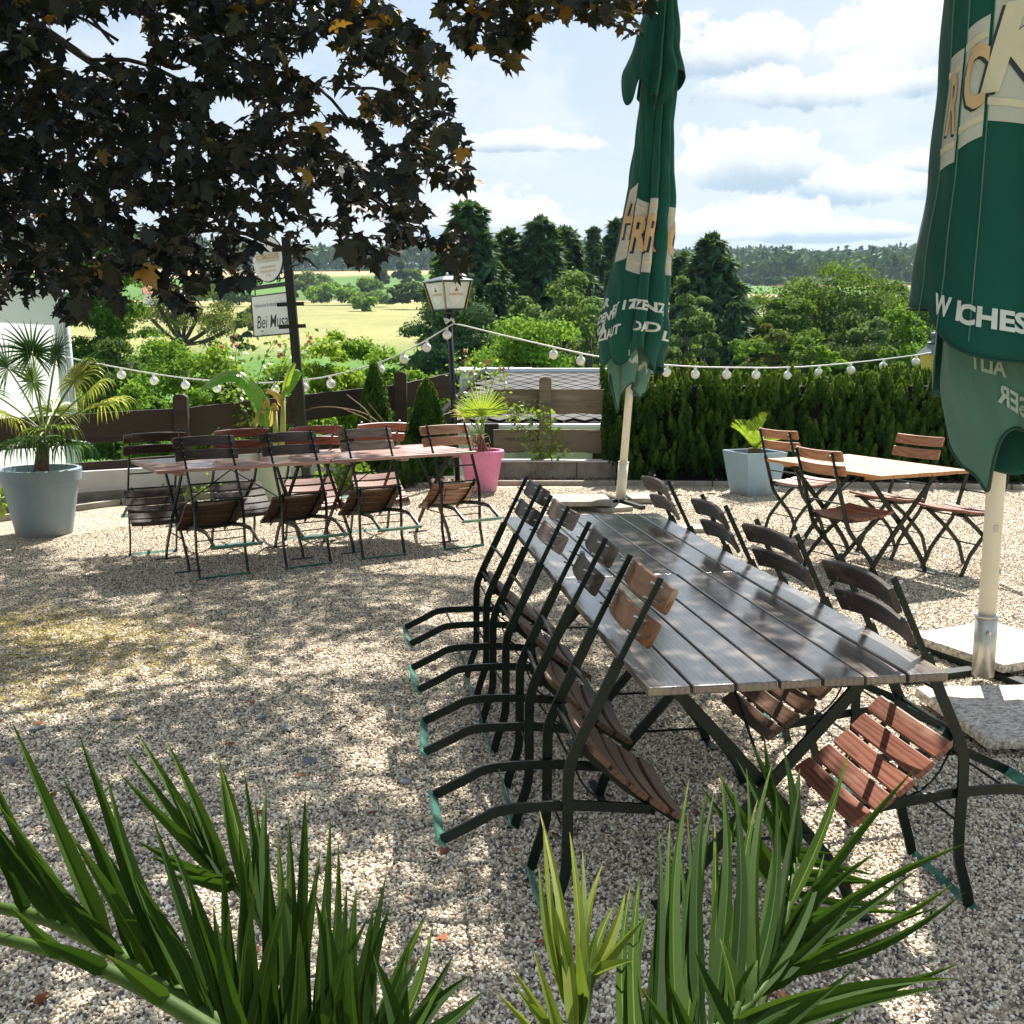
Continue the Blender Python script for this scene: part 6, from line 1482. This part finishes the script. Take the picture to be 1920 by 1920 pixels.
# ============================================================ THE MAPLE AND ITS SHADE
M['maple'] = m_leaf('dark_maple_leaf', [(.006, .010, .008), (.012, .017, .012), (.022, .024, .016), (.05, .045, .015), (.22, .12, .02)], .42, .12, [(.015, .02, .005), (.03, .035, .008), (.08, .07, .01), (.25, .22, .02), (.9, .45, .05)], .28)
def in_poly(x, y, poly):
    x = np.asarray(x); y = np.asarray(y); c = np.zeros(x.shape, bool); n = len(poly)
    for i in range(n):
        x0, y0 = poly[i]; x1, y1 = poly[(i + 1) % n]
        k = ((y0 > y) != (y1 > y)) & (x < (x1 - x0) * (y - y0) / (y1 - y0 + 1e-9) + x0); c ^= k
    return c
def maple():
    """big maple standing left of the terrace; its boughs reach over the yard"""
    t = empty('maple_tree', (-5.2, 5.2, 0)); tag(t, 'large dark leaved maple whose boughs hang in from the top left', 'tree'); o = np.array([-5.2, 5.2, 0]); rg = np.random.default_rng(21)
    tpl, tf = maple_template()
    crown = [(-300, -300), (690, -300), (715, -20), (745, 30), (800, 60), (838, 105), (846, 200), (868, 262), (888, 290), (884, 350), (850, 352), (800, 330), (770, 360), (800, 395), (850, 410), (878, 440), (880, 500), (858, 520), (830, 470), (800, 455), (740, 470), (690, 495), (655, 500), (630, 440), (600, 415), (575, 460), (560, 500), (545, 450), (520, 430), (490, 450), (470, 520), (440, 545), (395, 515), (380, 555), (345, 590), (315, 570), (290, 530), (255, 505), (225, 520), (235, 585), (212, 560), (170, 540), (160, 580), (128, 595), (100, 590), (112, 555), (80, 540), (45, 565), (30, 545), (-40, 600), (-300, 600)]
    crown2 = [(812, -200), (1218, -200), (1214, 30), (1180, 66), (1130, 40), (1060, 28), (1000, 40), (968, 110), (925, 132), (905, 90), (870, 85), (845, 40), (815, 10)]
    P = []; K = []
    def proj(p):
        z = p[:, 2] - HCAM; yc = p[:, 1] * math.cos(PIT) - z * math.sin(PIT); zc = p[:, 1] * math.sin(PIT) + z * math.cos(PIT)
        return 960 + FPX * p[:, 0] / yc, 960 - FPX * zc / yc
    ca = math.cos(PIT); sa = math.sin(PIT)
    def unproj(x, y, Y):
        a = (x - 960) / FPX; b = -(y - 960) / FPX; d = np.stack([a, ca + b * sa, -sa + b * ca], 1); k = Y / d[:, 1]; q = d * k[:, None]; q[:, 2] += HCAM; return q
    # visible boughs: sampled in clusters so that light comes through between them
    holes = np.array([(205, 60, 70, 34), (150, 110, 50, 22), (250, 95, 34, 26), (430, 200, 40, 26), (590, 110, 44, 32), (640, 190, 36, 26), (700, 150, 30, 22), (660, 265, 32, 24), (610, 380, 30, 22), (345, 130, 30, 18), (540, 330, 20, 14), (270, 400, 24, 16), (480, 405, 22, 12), (735, 250, 24, 20), (100, 55, 24, 16), (60, 130, 18, 14), (820, 420, 20, 16), (690, 425, 30, 18)], float)
    def take(poly, n, y0, y1, hk):
        x = rg.uniform(min(p[0] for p in poly), max(p[0] for p in poly), n); y = rg.uniform(min(p[1] for p in poly), max(p[1] for p in poly), n)
        k = in_poly(x, y, poly)
        if hk:
            for hx, hy, hw, hh in holes: k &= (((x - hx) / (hw * 1.25)) ** 2 + ((y - hy) / (hh * 1.3)) ** 2 > rg.uniform(.5, 1.4, n))
        f = np.sin(x * .041 + 1.3) * np.sin(y * .047 + .4) + .6 * np.sin(x * .083 + y * .06) + .5 * np.sin(x * .02 - y * .031)
        k &= (f > -.9 + 1.1 * np.clip((x - 420) / 420, 0, 1) * rg.random(n) - .2) | (rg.random(n) < .35)
        x, y = x[k], y[k]; Y = y0 + (y1 - y0) * rg.random(len(x)) ** 1.2
        return unproj(x, y, Y)
    P.append(take(crown, 13500, 3.4, 7.4, True)); P.append(take(crown2, 1150, 3.6, 4.4, False))
    fl = [(310, 1275, 175, 42), (645, 1235, 195, 44), (870, 1165, 90, 30), (70, 1330, 170, 50), (160, 1190, 180, 30), (690, 1440, 70, 80), (640, 1640, 100, 70), (860, 1760, 80, 50), (400, 1700, 60, 60), (1000, 1560, 50, 40), (1420, 1140, 80, 30), (1500, 1230, 120, 22), (1290, 1010, 80, 14), (1240, 1040, 80, 10), (150, 1900, 120, 90), (560, 1880, 120, 60), (930, 1650, 60, 30), (1450, 1650, 60, 120)]
    c = 1 / math.tan(R(SUN_EL)); sx, sy = math.sin(R(SUN_AZ)) * c, math.cos(R(SUN_AZ)) * c
    q = P[0]; g = np.stack([q[:, 0] - sx * q[:, 2], q[:, 1] - sy * q[:, 2], 0 * q[:, 2]], 1); gu, gv = proj(g); wg = np.ones(len(q))
    for fx, fy, fw, fh in fl: wg *= 1 - .75 * np.exp(-(((gu - fx) / fw) ** 2 + ((gv - fy) / fh) ** 2) ** 1.5)
    P[0] = q[(rg.random(len(q)) < wg) | (g[:, 1] < 1.2)]
    # overhead: leaves that shade the yard, hung between 0.6 m and 2.6 m above the top of the view
    shade = [(-900, 1030), (-200, 1050), (200, 1046), (330, 1030), (620, 1050), (700, 1075), (880, 1080), (950, 1170), (1000, 1130), (1180, 1080), (1330, 1260), (1470, 1500), (1560, 1800), (1600, 2300), (-1400, 2300), (-1400, 1200)]
    n = 95000; gx = rg.uniform(-7, 2.2, n); gy = rg.uniform(.9, 7.6, n); gp = np.stack([gx, gy, np.zeros(n)], 1); u, v = proj(gp); k = in_poly(u, v, shade)
    # sun flecks: keep some patches thin
    wgt = np.ones(n)
    for fx, fy, fw, fh in fl: wgt *= 1 - .97 * np.exp(-(((u - fx) / fw) ** 2 + ((v - fy) / fh) ** 2) ** 1.5)
    ns = np.sin(gx * 3.6 + 1) * np.sin(gy * 3.3) + .6 * np.sin(gx * 7 + gy * 5.5) ; wgt *= np.clip(1.0 + .45 * ns, .35, 1)
    k &= rg.random(n) < wgt; gx, gy = gx[k], gy[k]
    zmin = (1.57 + .35 * gy) / .747 + .25; z = zmin + rg.random(len(gx)) ** 1.3 * 2.2
    c = 1 / math.tan(R(SUN_EL)); sx, sy = math.sin(R(SUN_AZ)) * c, math.cos(R(SUN_AZ)) * c
    q = np.stack([gx + sx * z, gy + sy * z, z], 1); q = q[rg.permutation(len(q))[:27000]]
    u, v = proj(q); q = q[(v < -25) | (u < -60) | (q[:, 1] < .3)]; P.append(q)
    P = np.concatenate(P); n = len(P)
    Nn = rg.normal(size=(n, 3)) * .55 + np.array([.0, -.25, .75]); al = rg.normal(size=(n, 3)) * .5 + np.array([.25, -.05, -.9])
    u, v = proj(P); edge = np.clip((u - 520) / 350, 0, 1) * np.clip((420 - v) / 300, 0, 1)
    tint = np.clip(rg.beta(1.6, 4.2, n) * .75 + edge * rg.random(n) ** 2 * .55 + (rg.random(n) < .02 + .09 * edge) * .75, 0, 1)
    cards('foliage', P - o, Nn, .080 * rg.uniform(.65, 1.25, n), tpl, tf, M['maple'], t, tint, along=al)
    # trunk and limbs
    tr = MB(); tr.tube(chaikin([(0, 0, -.2), (.1, .05, 1.2), (.0, .1, 2.6), (.3, .2, 4.2), (.5, .4, 6.5)], 2), .30, 14, scales=None); tr.build('trunk', M['bark'], t, smooth=True)
    limbs = [[(.05, .1, 2.4), (1.4, .2, 3.2), (2.6, .1, 3.5), (3.9, -.1, 3.2)], [(.1, .1, 3.0), (1.6, 1.0, 4.0), (3.2, 1.8, 4.6), (5.0, 2.8, 4.4)], [(.2, .2, 3.6), (2.0, 0, 5.0), (4.4, .2, 5.8), (5.6, -.9, 5.4)], [(.1, .1, 2.8), (.9, -1.4, 3.6), (2.2, -2.6, 4.0)], [(.3, .2, 4.2), (1.6, 2.4, 6.0), (3.0, 4.2, 7.0), (4.6, 6.4, 7.6)], [(.4, .3, 5.2), (2.6, 1.8, 6.6), (4.8, 2.4, 7.2)], [(4.2, .0, 5.7), (5.2, -.8, 4.4), (5.6, -1.1, 3.55)], [(2.4, .1, 3.5), (3.2, -.4, 2.9), (4.1, -.8, 2.35)], [(1.2, .2, 3.1), (2.0, -.6, 2.6), (3.0, -.9, 2.2)]]
    for i, l in enumerate(limbs): mb = MB(); q = chaikin(l, 2); mb.tube(q, .10 if i < 6 else .03, 8, scales=list(np.linspace(1, .22, len(q)))); mb.build('limb', M['bark'], t, smooth=True)
    # twigs inside the visible boughs
    for i in range(26):
        x, y = rg.uniform(60, 840), rg.uniform(40, 480); Y = rg.uniform(3.8, 6.2); a = unproj(np.array([x]), np.array([y]), np.array([Y]))[0] - o; b = unproj(np.array([x - rg.uniform(80, 190)]), np.array([y - rg.uniform(30, 120)]), np.array([Y + rg.uniform(-.2, .4)]))[0] - o
        mb = MB(); mb.tube(chaikin([Vector(b), Vector((a + b) / 2) + Vector((0, 0, .05)), Vector(a)], 1), .009, 5, scales=None); mb.build('twig', M['bark'], t)
maple()

# ============================================================ DATE PALM RIGHT UNDER THE CAMERA
M['palm_leaf'] = m_leaf('date_palm_leaflet', [(.008, .021, .003), (.017, .042, .005), (.042, .080, .009), (.20, .21, .04)], .68, .2, [(.04, .10, .008), (.08, .17, .012), (.16, .24, .02)], .08)
M['palm_leaf_y'] = m_leaf('yellowing_leaflet', [(.05, .085, .008), (.11, .15, .015), (.28, .24, .04)], .5, .3, None, .2)
M['rachis'] = m_plain('green_rachis', (.055, .10, .018), .6, (.03, .055, .01), 30, .3, 0, .15)
def palm_front():
    t = empty('date_palm', (.12, .78, 0)); o = Vector((.12, .78, 0)); tag(t, 'date palm with long stiff pinnate fronds along the bottom edge, right before us', 'palm', 'potted palms')
    mb = MB(); mb.tube([(0, 0, .36), (0, 0, .52)], .07, 14, scales=[1.2, .9]); mb.build('trunk', M['trunk_fibre'], t, smooth=True)
    def q(p): return A(p[0], p[1], p[2]) - o
    root = Vector((0, 0, .50))
    def frond(rach, leafs, mt, w=.023, name='frond', rw=.009, seed=0):
        """rach: (px, py, distance) along the midrib, leafs: (u on rachis, tip px, tip py, tip distance)"""
        rg = random.Random(seed); P = chaikin([root] + [q(p) for p in rach], 3); st = MB(); st.tube(P, rw, 8, scales=list(np.linspace(1.25, .55, len(P)))); n = len(P)
        r_ = st.build('rachis', M['rachis'], t, smooth=True); mb = MB()
        P2 = chaikin([q(p) for p in rach], 3); m = len(P2)
        for (u, tx, ty, tY) in leafs:
            k = u * (m - 1); j = min(m - 2, int(k)); b = P2[j].lerp(P2[j + 1], k - j); tip = q((tx, ty, tY)); d = tip - b; L = d.length; d.normalize()
            view = (Vector((0, 0, HCAM)) - (b + o)).normalized(); roll = rg.uniform(-.7, .7); s = d.cross(view).normalized(); s = (s * math.cos(roll) + view * math.sin(roll)).normalized(); up = s.cross(d)
            seg = 12; bow = up * L * rg.uniform(-.05, .05) + s * L * rg.uniform(-.05, .05); tt = rg.uniform(.05, .55); rows_ = []
            for i in range(seg + 1):
                v = i / seg; ww = w * .92 * min(1, .35 + v * 4) * (1 - v ** 1.7) + .0006; p = b.lerp(tip, v) + bow * math.sin(math.pi * v); f_ = up * ww * .30
                rows_.append([p - s * ww / 2 + f_, p - s * ww * .045, p + s * ww * .045, p + s * ww / 2 + f_])
            for i in range(seg):
                br = .45 * max(0, (i / seg - .72) / .28) * (rg.random() < .8)
                for k_ in range(3):
                    mb.add([rows_[i][k_], rows_[i][k_ + 1], rows_[i + 1][k_ + 1], rows_[i + 1][k_]], [(0, 1, 2, 3)], min(1, tt + br + (.26 if k_ == 1 else 0)))
        mb.build(name, mt, r_)
    # left frond: midrib runs off to the left, leaflets fan up
    La = [(.60, -60, 1500, .95), (.64, -40, 1560, .93), (.70, -75, 1640, .9), (.53, -20, 1440, .98), (.45, 22, 1352, 1.0), (.38, 118, 1458, .97), (.31, 148, 1376, .99), (.24, 197, 1444, .97), (.17, 285, 1530, .95), (.12, 312, 1565, .93), (.06, 350, 1640, .9), (.42, 60, 1600, .9), (.28, 200, 1600, .92), (.34, 130, 1560, .9), (.20, 250, 1640, .9), (.02, 400, 1700, .88),
          (.75, -160, 1600, .9), (.82, -220, 1640, .9), (.57, -90, 1440, .97), (.49, -10, 1500, .94)]
    frond([(470, 1975, .82), (370, 1885, .86), (240, 1800, .90), (100, 1722, .93), (-60, 1690, .95), (-200, 1680, .96)], La, M['palm_leaf'], .020, 'leaflets', .0085, 1)
    frond([(470, 1985, .80), (360, 1905, .82), (200, 1815, .84), (40, 1765, .86), (-160, 1730, .88)], [(.8, -200, 1705, .8), (.6, 20, 1700, .8), (.5, 60, 1760, .8), (.35, 200, 1790, .8), (.9, -260, 1760, .8)], M['palm_leaf'], .018, 'leaflets', .008, 2)
    # upright frond behind it
    Lb = [(.94, 232, 1402, 1.25), (.98, 226, 1452, 1.22), (.99, 258, 1376, 1.27), (.90, 310, 1385, 1.26), (.72, 405, 1410, 1.25), (.68, 412, 1430, 1.22), (.56, 458, 1446, 1.22), (.50, 478, 1500, 1.2), (.46, 500, 1475, 1.2), (.32, 572, 1490, 1.15), (.95, 255, 1575, 1.12), (.9, 280, 1605, 1.1), (.86, 320, 1640, 1.1), (.62, 440, 1540, 1.2), (.3, 520, 1560, 1.12), (.2, 560, 1600, 1.08), (.82, 350, 1500, 1.2), (.25, 600, 1600, 1.08)]
    frond([(560, 2020, .88), (545, 1900, .95), (520, 1790, 1.02), (475, 1700, 1.08), (425, 1650, 1.14)], Lb, M['palm_leaf'], .018, 'leaflets', .006, 3)
    # middle spray of near upright leaflets
    Lc = [(.1, 418, 1600, .95), (.2, 448, 1562, .96), (.3, 504, 1560, .97), (.35, 525, 1620, .97), (.45, 573, 1485, 1.02), (.5, 634, 1577, 1.0), (.55, 650, 1660, .99), (.62, 668, 1665, .98), (.7, 724, 1640, 1.0), (.75, 800, 1712, 1.0), (.8, 812, 1735, .99), (.85, 850, 1790, .98), (.9, 880, 1830, .96), (.95, 700, 1790, .93), (.98, 760, 1800, .93), (.4, 690, 1720, .95), (.15, 545, 1640, .94), (.25, 590, 1660, .95), (1, 905, 1860, .95), (.6, 610, 1700, .94), (.05, 430, 1700, .9), (.12, 480, 1650, .92), (.18, 468, 1590, .99), (.33, 540, 1530, 1.03), (.42, 600, 1620, .99), (.5, 655, 1740, .92), (.58, 700, 1700, .96), (.66, 660, 1780, .9), (.72, 770, 1760, .95), (.88, 830, 1840, .93), (.08, 400, 1760, .88), (.28, 520, 1710, .92), (.38, 560, 1730, .92), (.22, 495, 1600, .98), (.47, 620, 1530, 1.02), (.52, 590, 1680, .95), (.64, 730, 1700, .96), (.78, 790, 1790, .93), (.15, 455, 1640, .95)]
    frond([(440, 1990, .84), (520, 1975, .86), (600, 1965, .87), (690, 1965, .87), (760, 1970, .86)], Lc, M['palm_leaf'], .019, 'leaflets', .008, 4)
    # yellowish spray in the middle
    Ld = [(.3, 1012, 1520, 1.15), (.4, 1018, 1540, 1.12), (.5, 1068, 1560, 1.12), (.55, 1092, 1590, 1.1), (.45, 1010, 1620, 1.08), (.6, 1130, 1620, 1.08), (.7, 1150, 1700, 1.05), (.2, 960, 1815, .95), (.3, 965, 1850, .93), (.8, 1172, 1675, 1.05), (.85, 1210, 1720, 1.0), (.9, 1190, 1800, .95), (.2, 1000, 1780, .95), (.75, 1120, 1740, 1.0), (.5, 1040, 1700, 1.0), (.65, 1085, 1760, .95), (.15, 930, 1860, .92)]
    frond([(1070, 2060, .84), (1085, 1960, .90), (1100, 1880, .94), (1110, 1820, .96)], Ld, M['palm_leaf_y'], .016, 'leaflets', .006, 5)
    # big right frond: leaflets fan out from the upper midrib
    Le = [(.99, 1500, 1440, 1.30), (.96, 1468, 1400, 1.30), (.93, 1432, 1372, 1.30), (.90, 1410, 1395, 1.29), (.86, 1380, 1420, 1.28), (.80, 1342, 1440, 1.26), (.74, 1310, 1470, 1.22),
          (.72, 1592, 1412, 1.28), (.60, 1716, 1440, 1.24), (.50, 1815, 1580, 1.16), (.46, 1790, 1655, 1.12), (.42, 1810, 1672, 1.11), (.38, 1760, 1700, 1.08), (.34, 1700, 1720, 1.04), (.28, 1800, 1806, 1.0), (.24, 1790, 1835, .98), (.20, 1770, 1850, .96), (.14, 1600, 1820, .94), (.55, 1640, 1600, 1.18), (.44, 1720, 1630, 1.14)]
    frond([(1350, 2080, .84), (1385, 1940, .92), (1415, 1860, .98), (1450, 1790, 1.03), (1468, 1740, 1.07), (1482, 1680, 1.12), (1492, 1610, 1.17)], Le, M['palm_leaf'], .0185, 'leaflets', .0060, 6)
    # its lower companion, leaflets standing almost upright
    Lh = [(.02, 1182, 1660, 1.10), (.06, 1165, 1800, .98), (.10, 1200, 1640, 1.12), (.16, 1218, 1690, 1.08), (.22, 1235, 1560, 1.17), (.30, 1256, 1540, 1.18), (.36, 1292, 1460, 1.24), (.42, 1288, 1520, 1.22), (.48, 1322, 1490, 1.22), (.54, 1352, 1450, 1.24), (.60, 1340, 1540, 1.2), (.66, 1376, 1470, 1.22), (.72, 1400, 1440, 1.25), (.78, 1420, 1500, 1.2), (.84, 1448, 1430, 1.26), (.90, 1466, 1520, 1.2), (.96, 1500, 1470, 1.24), (.26, 1270, 1650, 1.1), (.5, 1300, 1600, 1.12), (.14, 1190, 1740, 1.02), (.8, 1545, 1600, 1.15), (.92, 1600, 1690, 1.08), (.12, 1240, 1620, 1.12), (.2, 1205, 1720, 1.04), (.33, 1275, 1600, 1.15), (.4, 1315, 1560, 1.17), (.46, 1340, 1480, 1.22), (.57, 1385, 1520, 1.2), (.63, 1365, 1620, 1.13), (.7, 1430, 1560, 1.18), (.76, 1455, 1480, 1.22)]
    frond([(1190, 2060, .80), (1230, 1990, .83), (1290, 1950, .86), (1350, 1925, .89), (1400, 1890, .92), (1440, 1840, .96)], Lh, M['palm_leaf'], .0180, 'leaflets', .0060, 9)
    # small frond lying behind, leaflets to the right
    Lf = [(.95, 1560, 1600, 1.45), (.85, 1640, 1640, 1.42), (.75, 1690, 1672, 1.40), (.65, 1700, 1690, 1.38), (.55, 1660, 1700, 1.35), (.45, 1730, 1715, 1.32), (.35, 1640, 1740, 1.30), (.25, 1620, 1760, 1.27), (.15, 1600, 1790, 1.25), (.90, 1600, 1660, 1.42), (.50, 1600, 1740, 1.32), (.70, 1650, 1655, 1.38)]
    frond([(1440, 1840, 1.20), (1450, 1760, 1.26), (1465, 1680, 1.34), (1482, 1590, 1.42)], Lf, M['palm_leaf'], .014, 'leaflets', .0045, 7)
    Lg = [(.9, 1420, 1800, .92), (.7, 1560, 1850, .9), (.5, 1500, 1880, .88), (.85, 1350, 1760, .93), (.6, 1300, 1780, .9), (.3, 1250, 1830, .87), (.4, 1600, 1900, .86), (.2, 1200, 1850, .85)]
    frond([(1330, 2100, .78), (1350, 2000, .82), (1370, 1930, .86), (1385, 1880, .88)], Lg, M['palm_leaf'], .022, 'leaflets', .006, 8)
    round_pot(Vector((.12, .78, 0)), .21, .15, .40, M['grey_pot'], 'grey planter of the date palm just below the view', rim=.08)
palm_front()
